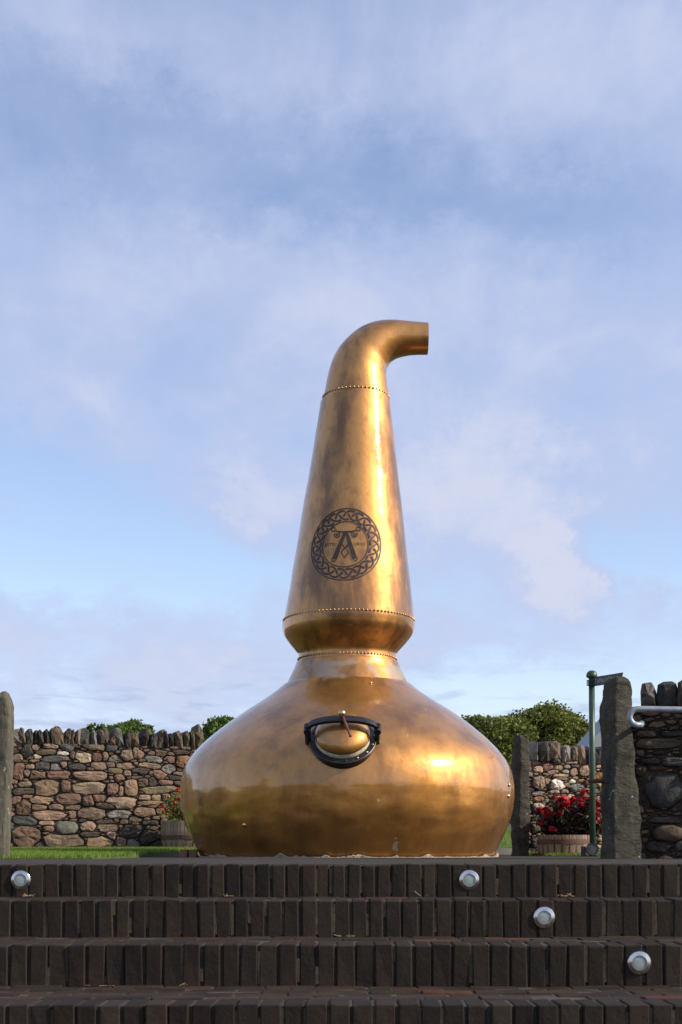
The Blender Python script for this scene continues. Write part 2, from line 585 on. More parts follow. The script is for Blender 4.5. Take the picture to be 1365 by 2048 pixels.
# ------------------------------------------------------------------ ground
D1, D2, D3, D4 = 6.456, 6.037, 5.526, 4.849
Z1, Z2, Z3, Z4, Z5 = 0.0, -0.160, -0.330, -0.506, -0.690
FR = [D1, D2, D3, D4]
ZT = [Z1, Z2, Z3, Z4, Z5]
prof = [(-600, -0.80), (-40, -0.75), (4.86, -0.72), (5.3, -0.70), (6.3, -0.30), (6.62, -0.03), (14, -0.03), (20, -0.02), (28, 0.25), (34, 0.75), (60, 1.4), (150, 2.0), (1500, 4.0)]
gv, gf = [], []
xs = [-1500, -300, -60, -20, -8, 0, 8, 20, 60, 300, 1500]
for (y, z) in prof:
    for x in xs: gv.append((x, y, z))
n = len(xs)
for i in range(len(prof) - 1):
    for k in range(n - 1):
        gf.append((i * n + k, i * n + k + 1, (i + 1) * n + k + 1, (i + 1) * n + k))
tag(mesh_obj('ground', gv, gf, M_GROUND), kind='structure')

# lower forecourt behind the photographer and the upper terrace
m = MB(); m.box(-9, 9, -14, D4 + 0.05, -0.78, -0.690)
tag(m.build('forecourt', M_PAVING), kind='structure')
m = MB(); m.box(-7, 7, D1 + 0.206, 20.5, -0.06, -0.002)
tag(m.build('terrace', M_PAVING), kind='structure')


# ------------------------------------------------------------------ steps
def chamfer_box_mesh(name, w, d, h, c, seed, jit=0.0015):
    r = random.Random(seed)
    bm = bmesh.new()
    bmesh.ops.create_cube(bm, size=1.0)
    for v in bm.verts:
        v.co = Vector((v.co.x * w, v.co.y * d, v.co.z * h))
        v.co += Vector((r.uniform(-jit, jit), r.uniform(-jit, jit), r.uniform(-jit, jit)))
    bmesh.ops.bevel(bm, geom=list(bm.edges), offset=c, segments=1, affect='EDGES')
    me = bpy.data.meshes.new(name)
    bm.to_mesh(me); bm.free()
    me.materials.append(M_BRICK)
    return me


PITCH = [0.0750, 0.0787, 0.0818, 0.0858]
rs = random.Random(3)
ordw = ['top', 'second', 'third', 'bottom']
for i in range(4):
    yf, zt, zb = FR[i], ZT[i], ZT[i + 1]
    h = zt - zb
    yback = (FR[i - 1] if i else D1 + 0.2) + 0.19
    m = MB(); m.box(-4.2, 4.2, yf + 0.016, yback, zb - 0.15, zt - 0.006)
    st = tag(m.build('step', M_MORTAR), kind='structure')
    p = PITCH[i]
    meshes = [chamfer_box_mesh('brick', p - rs.uniform(0.008, 0.0115), 0.2, h + 0.03, rs.uniform(.0035, .008), 100 * i + k, 0.0036) for k in range(12)]
    half = 682 * yf / F + 0.55
    nb = int(half / p)
    off = [-0.012, 0.006, 0.021, -0.004][i]
    for k in range(-nb, nb + 1):
        b = link('brick', rs.choice(meshes), st, (k * p + off + rs.uniform(-0.0015, 0.0015), yf + 0.1 + rs.uniform(-0.003, 0.004), zt - h / 2 - 0.015 + rs.uniform(-0.003, 0.002)))
        b.rotation_euler = (rs.uniform(-0.012, 0.012), rs.uniform(-0.009, 0.009), rs.uniform(-0.02, 0.02))
        g = rs.uniform(0.72, 1.3)
        b.color = (g * rs.uniform(0.96, 1.1), g, g * rs.uniform(0.94, 1.0), 1)
    # joints still full of mortar, here and there
    mj = MB()
    for k in range(-nb, nb):
        if rs.random() < .5:
            xj = (k + .5) * p + off
            z0_ = zb + rs.uniform(0, .02); z1_ = zt - rs.choice((.012, .02, rs.uniform(.02, h * .8)))
            if rs.random() < .3: z0_ = zb + rs.uniform(.2, .6) * h; z1_ = zt - .012
            mj.box(xj - .0075, xj + .0075, yf + rs.uniform(.002, .008), yf + .05, min(z0_, z1_ - .02), z1_)
    tag(mj.build('joint_mortar', M_JOINT, st), kind='stuff')
    # tread pavers between this row's heads and the riser behind
    if i > 0:
        y0, y1 = yf + 0.206, FR[i - 1] + 0.02
        rows = max(1, round((y1 - y0) / 0.105))
        rd = (y1 - y0) / rows
        pm = [chamfer_box_mesh('paver', 0.205, rd - 0.010, 0.06, 0.004, 900 + 10 * i + k, 0.003) for k in range(4)]
        for r_ in range(rows):
            k = -int(half / 0.215) - 1
            while k * 0.215 < half:
                b = link('paver', rs.choice(pm), st, (k * 0.215 + (r_ % 2) * 0.107 + rs.uniform(-.004, .004), y0 + (r_ + .5) * rd, zt - 0.031 + rs.uniform(-0.006, 0.003)))
                b.rotation_euler = (rs.uniform(-0.02, 0.02), rs.uniform(-0.015, 0.015), rs.uniform(-0.03, 0.03))
                g = rs.uniform(1.0, 1.45)
                b.color = (2.2 * g, 1.35 * g, 1.05 * g, 1) if rs.random() < 0.09 else (1.12 * g, 1.05 * g, g, 1)
                k += 1


# ------------------------------------------------------------------ rubble walls
PAL = {
    'red': (0.198, 0.126, 0.094), 'brown': (0.180, 0.134, 0.096), 'dark': (0.078, 0.066, 0.056), 'slate': (0.100, 0.100, 0.094),
    'tan': (0.275, 0.200, 0.135), 'pink': (0.300, 0.212, 0.158), 'grey': (0.215, 0.195, 0.170), 'cream': (0.470, 0.410, 0.300),
    'white': (0.560, 0.520, 0.450), 'olive': (0.165, 0.140, 0.088), 'orange': (0.250, 0.135, 0.070), 'green': (0.185, 0.190, 0.155),
}
RANDPAL = ['red', 'brown', 'brown', 'dark', 'dark', 'tan', 'pink', 'grey', 'olive', 'red', 'slate', 'brown']


def ray_plane(x, y, D, yaw):
    """photo pixel -> (u, v) on an upright plane through (0, D) turned by yaw"""
    dx, dz = (x - CX) / F, (HY - y) / F
    # plane: points (u cos, D + u sin); ray: (t dx, t)
    c, s = math.cos(yaw), math.sin(yaw)
    t = D * c / (c - dx * s)
    u = t * dx / c
    return u, ZC + t * dz, t


def stone_mesh(poly, prot, rr, round_=False, back=0.14, nameb='stone'):
    n = len(poly)
    sz = min(max(p[0] for p in poly) - min(p[0] for p in poly), max(p[1] for p in poly) - min(p[1] for p in poly))
    V, Fc = [], []
    tiltx, tilty = rr.uniform(-.25, .25), rr.uniform(-.30, .22)
    rings = [(1.0, back, 0), (1.0, 0.012, .0), (0.93, -prot * 0.8, .03), (0.55, -prot, .06)] if not round_ else \
            [(1.0, back, 0), (1.0, 0.012, 0), (0.93, -prot * .55, 0), (0.72, -prot * .88, .0)]
    for sc, d, nz in rings:
        for (u, v) in poly:
            dd = d + (rr.uniform(-nz, nz) * sz if nz else 0)
            if d < 0:
                dd += (tiltx * u + tilty * v) * 0.35
            j = 0 if sc == 1.0 else rr.uniform(-.03, .03)
            V.append((u * (sc + j), dd, v * (sc + j)))
    V.append((0, -prot * (1.0 if not round_ else .95), 0))
    for i in range(3):
        for k in range(n):
            k2 = (k + 1) % n
            Fc.append((i * n + k, i * n + k2, (i + 1) * n + k2, (i + 1) * n + k))
    for k in range(n):
        Fc.append((3 * n + k, 3 * n + (k + 1) % n, 4 * n))
    me = bpy.data.meshes.new(nameb)
    me.from_pydata(V, [], Fc)
    if round_:
        me.polygons.foreach_set('use_smooth', [True] * len(me.polygons))
    me.update()
    me.materials.append(M_ROCK)
    return me


def rubble_wall(name, D, yaw, u0, u1, v0, v1, seeds, copes, thick, seed, label, msize=(0.10, 0.30), limit=620, joint=0.0035, protr=(0.02, 0.055), shade=1.0, cj=1.0):
    rr = random.Random(seed)
    root = empty(name, (0, D, 0), yaw)
    tag(root, label, 'wall', 'dry stone walls')
    sd = [(u, v, w / 2, h / 2, rr.uniform(-.12, .12), c, rd) for (u, v, w, h, c, rd) in seeds]

    def clear(u, v, w, h, k):
        for (a, b_, c_, d_, *_r) in sd:
            if abs((u - a) / (w + c_)) ** 2.6 + abs((v - b_) / (h + d_)) ** 2.6 < k: return False
        return True
    for stage, (lo, hi, tries) in enumerate(((msize[0] * 1.3, msize[1], 1500), (msize[0] * .8, msize[1] * .62, 2600), (msize[0] * .32, msize[0] * .9, 9000))):
        for _ in range(tries):
            if len(sd) >= limit: break
            w = rr.uniform(lo, hi) / 2
            h = w * rr.uniform(.28, .72)
            u, v = rr.uniform(u0, u1), rr.uniform(v0, v1)
            if clear(u, v, w, h, (0.80, 0.72, 0.66)[stage]):
                sd.append((u, v, w, h, rr.uniform(-.25, .25), rr.choice(RANDPAL), False))
    A = np.array([s[:5] for s in sd])
    RW_ = np.array([0.45 if s[6] else 1.0 for s in sd])
    P_ = 3.4
    ca, sa = np.cos(A[:, 4]), np.sin(A[:, 4])
    small = MB()
    order = sorted(range(len(sd)), key=lambda q: -sd[q][2] * sd[q][3])
    single = set(order[:270])
    for i, s in enumerate(sd):
        n = (14 if s[6] else 13) if max(s[2], s[3]) > 0.06 else 8
        poly = []
        nei = np.where((np.abs(A[:, 0] - s[0]) < 2.4 * s[2] + 2 * A[:, 2] + .05) & (np.abs(A[:, 1] - s[1]) < 2.4 * s[3] + 2 * A[:, 3] + .05))[0]
        An, can, san, RWn = A[nei], ca[nei], sa[nei], RW_[nei]
        me_i = int(np.where(nei == i)[0][0])
        ph = rr.uniform(0, 6.28)
        for k in range(n):
            an = ph + 2 * math.pi * k / n + rr.uniform(-.12, .12)
            dx, dy = math.cos(an), math.sin(an)
            # own metric: stretch the ray with the stone
            rx, ry = dx * s[2], dy * s[3]
            t = np.linspace(0.15, 2.3, 56)
            pu = s[0] + rx * t
            pv = s[1] + ry * t
            U = pu[:, None] - An[None, :, 0]
            Vv = pv[:, None] - An[None, :, 1]
            e = np.abs((U * can + Vv * san) / An[:, 2]) ** P_ + np.abs((-U * san + Vv * can) / An[:, 3]) ** P_
            e = e * RWn[None, :]
            win = e.argmin(axis=1) == me_i
            win &= (pu > u0 - .02) & (pu < u1 + .02) & (pv > v0 - .05) & (pv < v1 + .012)
            bad = np.where(~win)[0]
            tt = t[bad[0] - 1] if len(bad) and bad[0] > 0 else (t[-1] if not len(bad) else 0.15)
            tt = min(tt, 1.75 if not s[6] else 1.12)
            rad = tt * rr.uniform(.955 if not s[6] else .97, 1.0)
            x_, y_ = rx * rad, ry * rad
            L = math.hypot(x_, y_)
            f = max(0.45, (L - joint * rr.uniform(.5, 1.1)) / max(L, 1e-4))
            poly.append((x_ * f, y_ * f))
        mp = rr.uniform(*protr) * (0.6 + 0.8 * min(1, s[3] / 0.08))
        me = stone_mesh(poly, mp if not s[6] else mp * 1.2, rr, s[6])
        if i not in single:      # the smallest pinning stones: one part
            small.add([Vector(v_.co) + Vector((s[0], 0, s[1])) for v_ in me.vertices], [tuple(f_.vertices) for f_ in me.polygons])
            bpy.data.meshes.remove(me)
            continue
        o = link('stone', me, root, (s[0], 0, s[1]))
        c = PAL[s[5]]
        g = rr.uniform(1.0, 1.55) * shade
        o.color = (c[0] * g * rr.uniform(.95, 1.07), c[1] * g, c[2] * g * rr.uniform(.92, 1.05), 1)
    if small.v:
        o = tag(small.build('pinning_stones', M_ROCK, root), kind='stuff')
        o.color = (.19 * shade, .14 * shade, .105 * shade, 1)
    # copes: slabs set on edge
    for (u, vb, vt, w, c, pt) in copes:
        nseg = 7
        lean = rr.uniform(-.16, .16) * cj
        dep = thick * rr.uniform(.86, 1.0)
        H = (vt - vb) * (1 + cj * rr.uniform(-.14, .08) if not pt else 1.0)
        w = w * (1 + cj * rr.uniform(-.2, .08))
        V, Fc = [], []
        tl, tr = [1 - (0.2 + .8 * cj) * rr.uniform(.05, .45) for _ in range(2)]
        if pt: tl, tr = .15, .55
        out = [(-.5, 0), (-.2, -.03), (.2, -.02), (.5, 0), (.52, .3), (.5, .62), (.46 * (0.6 + .4 * tr), .86 if not pt else .80), (.26 * tr, 1.0 + (0 if not pt else .0)), (-.2 * tl, .98 if not pt else .93), (-.46 * (0.6 + .4 * tl), .86 if not pt else .62), (-.5, .6), (-.53, .3)]
        out = [(a * w * rr.uniform(.92, 1.04) + lean * b_ * H, b_ * H * rr.uniform(.96, 1.03)) for a, b_ in out]
        n = len(out)
        for (sc, y) in ((.80, -.045), (1.0, -.015), (1.0, dep * .5), (1.0, dep), (.8, dep + .03)):
            for (a, b_) in out:
                V.append((a * sc + rr.uniform(-.006, .006), y + rr.uniform(-.022, .022), (b_ - H * .45) * sc + H * .45 + rr.uniform(-.008, .008)))
        for q in range(4):
            for k in range(n):
                Fc.append((q * n + k, q * n + (k + 1) % n, (q + 1) * n + (k + 1) % n, (q + 1) * n + k))
        cf = len(V); V.append((lean * H * .5 + rr.uniform(-.3, .3) * w * .5, -.06 - rr.uniform(0, .03), H * rr.uniform(.35, .6)))
        cb = len(V); V.append((lean * H * .5, dep + .04, H * .45))
        for k in range(n):
            Fc.append((k, cf, (k + 1) % n)); Fc.append((4 * n + k, 4 * n + (k + 1) % n, cb))
        me = bpy.data.meshes.new('cope_stone')
        me.from_pydata(V, [], Fc); me.update(); me.materials.append(M_ROCK)
        bm = bmesh.new(); bm.from_mesh(me); bmesh.ops.recalc_face_normals(bm, faces=bm.faces); bm.to_mesh(me); bm.free()
        o = link('cope_stone', me, root, (u, rr.uniform(-.02, .02), vb))
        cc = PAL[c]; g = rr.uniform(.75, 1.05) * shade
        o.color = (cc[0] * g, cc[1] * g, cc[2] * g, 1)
    m = MB(); m.box(u0, u1, 0.024, thick, v0 - .1, v1 + .03)
    m.build('wall_core', M_CORE, root)
    return root


# --- left wall, seeds read from an enlarged crop (origin 0,1360, 0.3297 photo px per unit)
LW = """165 430 60 80 dark;210 412 45 30 pink;285 440 100 35 olive;380 445 60 25 white;228 467 52 32 cream;335 480 150 40 slate;440 455 25 45 pink;510 467 90 55 cream;590 470 60 45 red;640 460 40 50 tan;700 482 85 40 grey;765 455 75 65 brown;833 445 55 55 pink;940 482 90 40 grey;975 445 65 35 brown;1035 480 60 40 red;1110 495 80 70 orange;1100 440 90 30 dark;110 475 60 45 pink;185 525 55 25 pink;260 520 90 50 dark;340 530 70 40 grey;387 512 42 45 tan;465 530 105 40 dark;605 525 85 45 brown;760 522 130 35 tan;900 520 145 35 tan;110 555 75 100 red;160 565 45 40 pink;232 578 90 50 red;355 578 145 50 red;555 580 225 65 pink;700 552 95 40 olive;855 550 110 40 dark;965 575 75 55 red;1065 597 70 30 dark;722 592 65 45 red;150 635 75 35 tan;145 675 145 45 dark;290 650 150 100 brown;400 645 60 75 red;535 653 210 75 tan;682 665 65 80 red;735 675 30 65 pink;797 655 80 115 tan;870 620 70 50 brown;925 615 50 60 dark;1010 622 90 32 red;955 665 230 42 olive;100 730 60 50 red;250 730 145 45 tan;420 722 155 70 red;535 735 70 70 red;597 717 80 45 red;735 745 185 75 pink;875 715 72 38 pink;950 715 60 40 tan;900 745 140 28 tan;140 775 90 95 red;235 775 80 40 red;340 770 75 40 red;300 822 210 60 pink;440 815 45 60 tan;455 775 90 35 brown;550 805 165 75 brown;650 765 140 40 dark;725 815 140 55 grey;155 855 130 60 slate;290 868 100 32 tan;300 903 70 40 red;407 895 130 90 green;530 890 100 55 pink;655 897 120 42 brown;640 860 110 28 dark;160 945 165 130 red;390 972 240 85 brown;545 937 135 38 dark;615 985 170 80 tan;675 945 55 60 pink;735 985 70 70 pink;800 995 80 60 grey;800 920 160 80 dark;900 950 130 90 dark;880 800 130 60 brown;960 1000 120 60 dark;1040 850 150 60 brown"""
LWD, LYAW = 19.55, R(18)


def px_seeds(txt, ox, oy, sc, D, yaw=0.0):
    out = []
    for ln in txt.split(';'):
        a = ln.split()
        x, y, w, h = [float(v) for v in a[:4]]
        X_, Y_ = ox + x * sc, oy + y * sc
        u, v, t = ray_plane(X_, Y_, D, yaw)
        out.append((u, v, w * sc * t / F, h * sc * t / F, a[4], len(a) > 5 or a[4] == 'green'))
    return out


LC = "100 395 285 70 grey;140 392 292 36 brown;183 392 275 50 slate;222 392 288 28 dark;252 398 292 34 dark;292 398 286 42 dark;325 398 296 24 brown;362 398 283 60 brown;408 400 290 44 brown;438 398 294 26 brown;468 396 290 32 pink;514 396 284 82 slate;574 406 294 42 grey;606 404 300 26 dark;645 395 292 62 brown;682 402 345 28 pink;724 406 292 60 green;774 410 300 42 dark;822 405 302 54 brown;880 412 296 44 dark;930 412 305 44 slate;976 412 302 44 olive;1014 412 308 26 dark;1044 412 306 32 dark;1090 418 308 54 brown;1138 418 306 42 olive;1172 418 314 28 olive;1216 416 262 54 olive 1"


def px_copes(txt, ox, oy, sc, D, yaw=0.0):
    out = []
    for ln in txt.split(';'):
        a = ln.split()
        x, yb, yt, w = [float(v) for v in a[:4]]
        u, vb, t = ray_plane(ox + x * sc, oy + yb * sc, D, yaw)
        vt = ray_plane(ox + x * sc, oy + yt * sc, D, yaw)[1]
        out.append((u, vb, vt, w * sc * t / F, a[4], len(a) > 5))
    return out


uL = ray_plane(-70, 1500, LWD, LYAW)[0]
uR = ray_plane(412, 1500, LWD, LYAW)[0]
cop = px_copes(LC, 0, 1360, .3297, LWD, LYAW)
for q in range(9):
    cop.append((cop[0][0] - .2 * (q + 1) + .03, cop[0][1], cop[0][2] + rng.uniform(-.03, .03), .17, rng.choice(['brown', 'grey', 'dark', 'slate']), False))
rubble_wall('rubble_wall', LWD, LYAW, uL - 1.2, uR, 0.02, 1.555, px_seeds(LW, 0, 1360, .3297, LWD, LYAW), cop, 0.46, 11,
            'long brown dry stone wall behind the lawn, left of the copper still', shade=0.84)

# --- right far wall behind the red flowers
RW = "545 580 55 20 red;550 615 65 40 pink;605 600 60 40 red;670 605 55 30 tan;640 630 60 25 tan;710 600 40 25 grey;705 630 40 25 grey;752 632 45 50 tan;808 625 65 70 pink;555 690 70 90 brown;600 680 40 40 brown;690 650 90 20 tan;690 668 80 16 tan;625 715 30 50 dark;660 702 75 60 white;760 718 85 50 slate;745 685 40 30 white;800 680 60 18 orange;715 702 35 20 tan;825 685 25 45 brown;820 735 45 25 tan;550 752 65 25 grey;550 785 70 30 orange;550 830 65 55 grey;640 740 60 25 tan;700 740 50 25 tan;740 775 60 45 tan;640 800 60 40 dark;895 650 35 45 orange;890 600 40 20 tan;895 700 30 30 tan;550 890 70 40 dark;540 950 60 50 dark;540 1030 60 60 dark;890 780 40 30 tan;890 880 40 40 tan;895 1000 40 40 pink"
RC = "536 575 445 32 grey;582 578 455 62 dark;646 565 460 70 brown;650 588 550 50 dark;712 575 472 46 grey;752 570 476 42 olive;800 588 482 50 brown;842 580 480 30 dark;886 590 484 56 dark;935 590 486 50 brown;985 590 484 50 dark;1035 590 486 50 brown;1085 590 482 50 dark"
RWD, RYAW = 16.0, R(12)
uL = ray_plane(1050, 1600, RWD, RYAW)[0]
uR = ray_plane(1262, 1600, RWD, RYAW)[0]
rubble_wall('rubble_wall', RWD, RYAW, uL, uR, -0.02, ray_plane(1100, 1524, RWD, RYAW)[1], px_seeds(RW, 880, 1320, .3553, RWD, RYAW), px_copes(RC, 880, 1320, .3553, RWD, RYAW), 0.40, 23,
            'pale tan dry stone wall behind the red flowers and green signpost', msize=(0.07, 0.2), shade=1.3)

# --- near right wall, turned a little away from the sun
NW = "1326 1580 88 76 slate 1;1336 1667 64 40 brown 1;1332 1641 74 18 dark;1318 1693 54 28 dark;1285 1543 26 28 brown;1348 1524 60 24 slate;1304 1523 46 14 dark;1314 1537 42 10 orange;1318 1487 104 24 brown;1293 1470 42 18 brown;1281 1506 18 16 grey;1300 1622 20 9 orange;1366 1546 18 12 orange;1345 1468 50 14 dark;1362 1690 30 26 slate;1290 1600 16 14 dark;1300 1560 14 30 dark;1380 1610 30 40 brown;1290 1680 16 12 grey"
NC = "1297 1414 1362 30 grey;1334 1416 1362 42 slate;1366 1416 1358 22 brown;1392 1416 1362 28 dark"
NWD, NYAW = 11.75, R(-16.5)
uL = ray_plane(1245, 1600, NWD, NYAW)[0]
uR = ray_plane(1425, 1600, NWD, NYAW)[0]
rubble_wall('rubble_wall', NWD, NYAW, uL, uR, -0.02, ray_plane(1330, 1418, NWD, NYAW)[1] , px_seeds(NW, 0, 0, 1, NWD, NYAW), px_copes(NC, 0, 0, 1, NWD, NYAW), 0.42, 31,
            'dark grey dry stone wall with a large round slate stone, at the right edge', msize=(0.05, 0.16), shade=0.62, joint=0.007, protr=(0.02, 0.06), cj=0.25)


# ------------------------------------------------------------------ standing stones
def standing_stone(name, D, outline, depth, mat, label, seed, zb=-0.15, amp=0.028, turn=0.0):
    """outline: list of (y_px, left_px, right_px) from top to bottom at distance D"""
    rows = sorted(outline)
    ys = [r_[0] for r_ in rows]
    NL, NC_ = 92, 60
    V, Fc = [], []
    ctr = px((rows[-1][1] + rows[-1][2]) / 2, rows[-1][0], D)
    for i in range(NL + 1):
        t = i / NL
        yp = ys[0] + (ys[-1] - ys[0]) * (t ** 1.25)
        L = np.interp(yp, ys, [r_[1] for r_ in rows]); Rr = np.interp(yp, ys, [r_[2] for r_ in rows])
        a, b_ = px(L, yp, D), px(Rr, yp, D)
        z = a.z if i < NL else zb
        cxm, hw = (a.x + b_.x) / 2 - ctr.x, (b_.x - a.x) / 2
        tp = min(1.0, 0.62 + (t * 6)) if t < .07 else 1.0
        for k in range(NC_):
            an = 2 * math.pi * k / NC_
            e = 0.27
            cs, sn = math.cos(an), math.sin(an)
            x = cxm + hw * math.copysign(abs(cs) ** e, cs)
            y = depth / 2 + depth / 2 * tp * math.copysign(abs(sn) ** e, sn)
            p = Vector((x, y, z))
            nn = mnoise.fractal(p * 5 + Vector((seed, 0, 0)), 1.0, 2.0, 5)
            n2 = mnoise.fractal(p * 2 + Vector((0, seed, 0)), 1.0, 2.0, 3)
            d = Vector((cs, sn, 0))
            n3_ = mnoise.fractal(Vector((p.x * 16 + p.z * 7, p.y * 16, p.z * 13)) + Vector((seed, seed, 0)), 1.0, 2.0, 3)
            V.append(p + d * (nn * amp + n2 * amp * .8 + n3_ * amp * .32))
    for i in range(NL):
        for k in range(NC_):
            k2 = (k + 1) % NC_
            Fc.append((i * NC_ + k, (i + 1) * NC_ + k, (i + 1) * NC_ + k2, i * NC_ + k2))
    top = len(V)
    V.append(sum((V[k] for k in range(NC_)), Vector()) / NC_ + Vector((0, 0, .012)))
    for k in range(NC_):
        Fc.append((k, (k + 1) % NC_, top))
    o = mesh_obj(name, V, Fc, mat, None, True, (ctr.x, D, 0))
    o.rotation_euler = (0, 0, turn)
    tag(o, label, 'gatepost', 'standing stone gateposts')
    return o


standing_stone('gatepost', 10.7, [(1352, 1240, 1254), (1356, 1234, 1262), (1368, 1229, 1267), (1390, 1226, 1270), (1430, 1226, 1268), (1500, 1225, 1274), (1580, 1224, 1281), (1650, 1224, 1288), (1720, 1224, 1292)],
               0.25, M_SLAB, 'tall dark rough gatepost beside the galvanised handrail and near wall', 3.1, turn=R(15), amp=.018)
gp = bpy.data.objects['gatepost']
m = MB(); m.tube([(-0.30, 0.17, 0), (-0.10, 0.17, 0)], 0.016, 8)
a = m.build('hinge_pin', M_RUST, gp); a.location = (.02, 0, ZC + (HY - 1563) * 10.85 / F)
m = MB(); m.box(-0.20, -0.165, 0.12, 0.22, -0.05, 0.05)
standing_stone('gatepost', 15.9, [(1470, 1042, 1052), (1474, 1040, 1057), (1484, 1039, 1060), (1540, 1039, 1062), (1600, 1038, 1063), (1650, 1037, 1063), (1715, 1036, 1063)],
               0.24, M_SLAB, 'slim dark gatepost between the copper still and the red flowers', 8.4, turn=R(17), amp=.022)
standing_stone('gatepost', 10.8, [(1382, 2, 8), (1388, -4, 11), (1404, -14, 15), (1436, -22, 18), (1500, -26, 18), (1600, -28, 14), (1730, -30, 8)],
               0.20, M_SLAB_L, 'olive grey pointed gatepost cut by the left edge of the picture', 5.7, amp=0.012)

# ------------------------------------------------------------------ the pot still
DS = 14.0
SX, SY = (694.5 - CX) * DS / F, DS
still = empty('pot_still', (SX, SY, 0.0))
tag(still, 'tall golden copper pot still with bent neck standing on the terrace', 'pot still')


def zpx(y): return ZC + (HY - y) * DS / F
def rpx(hw): return hw * DS / math.sqrt(F * F + hw * hw)


AX_Z = [zpx(v) for v in (1712, 1587, 1487, 1429, 1350, 1300, 1268, 1241, 1200, 980, 960, 870, 806, 794)]
AX_X = [(v - 694.5) * DS / F for v in (694.5, 694.5, 695, 696.5, 695.5, 694.5, 696.5, 698, 700, 706.7, 707.5, 710.2, 711.3, 712.5)]


def axis_x(z): return float(np.interp(z, AX_Z, AX_X))


def catmull(pts, per=8):
    out = []
    P4 = [np.array(p, float) for p in pts]
    for i in range(len(P4) - 1):
        p0 = P4[max(i - 1, 0)]; p1 = P4[i]; p2 = P4[i + 1]; p3 = P4[min(i + 2, len(P4) - 1)]
        d1 = max(np.linalg.norm(p2 - p1), 1e-6)
        m1 = (p2 - p0) / max(np.linalg.norm(p2 - p1) + np.linalg.norm(p1 - p0), 1e-6) * d1
        m2 = (p3 - p1) / max(np.linalg.norm(p3 - p2) + np.linalg.norm(p2 - p1), 1e-6) * d1
        for k in range(per):
            t = k / per
            out.append((2 * t ** 3 - 3 * t ** 2 + 1) * p1 + (t ** 3 - 2 * t ** 2 + t) * m1 + (-2 * t ** 3 + 3 * t ** 2) * p2 + (t ** 3 - t ** 2) * m2)
    out.append(P4[-1])
    return out


def revolve(name, prof_px, sharp_tail=(), n=192, per=8, dent=0.006, head=()):
    """prof_px: (y, half width) in photo pixels from bottom to top"""
    pr = [np.array((zpx(y), rpx(w))) for y, w in head] + catmull([(zpx(y), rpx(w)) for y, w in prof_px], per) + [np.array((zpx(y), rpx(w))) for y, w in sharp_tail]
    V, Fc = [], []
    for (z, r) in pr:
        for k in range(n):
            a = 2 * math.pi * k / n
            p = Vector((r * math.cos(a), r * math.sin(a), z))
            d = mnoise.fractal(p * 1.6 + Vector((3.3, 0, 0)), 1.0, 2.0, 3) * dent + mnoise.noise(p * 6.5) * dent * .22
            if name == 'body':   # hammered dents low on the pot
                lowd = max(0.0, 1 - abs(z - 0.42) / 0.38)
                d += lowd * 0.013 * mnoise.fractal(Vector((p.x, p.y, p.z * 1.2)) * 4.2 + Vector((0, 9, 0)), 1.0, 2.1, 4)
            V.append(((r + d) * math.cos(a) + axis_x(z), (r + d) * math.sin(a), z))
    for i in range(len(pr) - 1):
        for k in range(n):
            k2 = (k + 1) % n
            Fc.append((i * n + k, i * n + k2, (i + 1) * n + k2, (i + 1) * n + k))
    o = mesh_obj(name, V, Fc, M_GOLD, still, True)
    auto_smooth(o, 35)
    return o


BODY = [(1714, 293), (1701, 299.5), (1666, 316.5), (1630, 329), (1587, 334.5), (1561, 332), (1537, 325.5), (1516, 313), (1487, 286), (1458, 251), (1429, 211), (1405, 174), (1387, 148), (1371, 128.5)]
body = revolve('body', BODY, sharp_tail=[(1369.5, 125.5)], per=9)
revolve('shoulder', [(1371.5, 124.0), (1360, 118), (1348, 112), (1338, 107), (1327, 103.5)], sharp_tail=[(1326.3, 102.6), (1327.5, 98)], dent=0.006)
revolve('waist', [(1329, 99.5), (1318, 97.6), (1309, 98.5), (1300, 105), (1290, 114), (1280, 122), (1272, 127.5), (1264, 131), (1256, 132.3), (1249, 133)], sharp_tail=[(1247.8, 133), (1247.2, 132), (1247.8, 129)], dent=0.003)
revolve('neck', [(1249, 130.2), (1240, 130), (1200, 124.5), (1150, 118), (1090, 109.2), (980, 94), (960, 90.5), (870, 78.5), (820, 71.5), (806, 70)], sharp_tail=[(805, 69.4), (805.6, 66)], dent=0.005)

# bent neck end (swept)
EL = [(713.0, 808, 67.0), (713.2, 794, 65.2), (714.4, 765, 60.3), (718.0, 740, 56.5), (725.5, 722, 53.5), (736, 706.5, 49.5), (751, 693, 46), (768, 684, 42), (788, 678.8, 37.5), (810, 677, 34), (834, 677, 31.8), (856, 677.4, 30.4)]
ec = catmull([((a - 694.5) * DS / F, zpx(b), c * DS / F) for a, b, c in EL], 6)
V, Fc = [], []
n = 96
E = len(ec)


def elbow_ring(i, rad):
    c = ec[i]
    t = ec[min(i + 1, E - 1)][:2] - ec[max(i - 1, 0)][:2]
    if i == 0: t = np.array((0.02, 1.0))
    if i >= E - 2: t = np.array((1.0, 0.0))
    t = t / np.linalg.norm(t)
    nx, nz = t[1], -t[0]
    for k in range(n):
        a = 2 * math.pi * k / n
        q = Vector((c[0] + nx * rad * math.cos(a), rad * math.sin(a), c[1] + nz * rad * math.cos(a)))
        d = mnoise.fractal(q * 2.4, 1.0, 2.0, 3) * .004
        V.append((q.x + nx * d * math.cos(a), q.y + d * math.sin(a), q.z + nz * d * math.cos(a)))


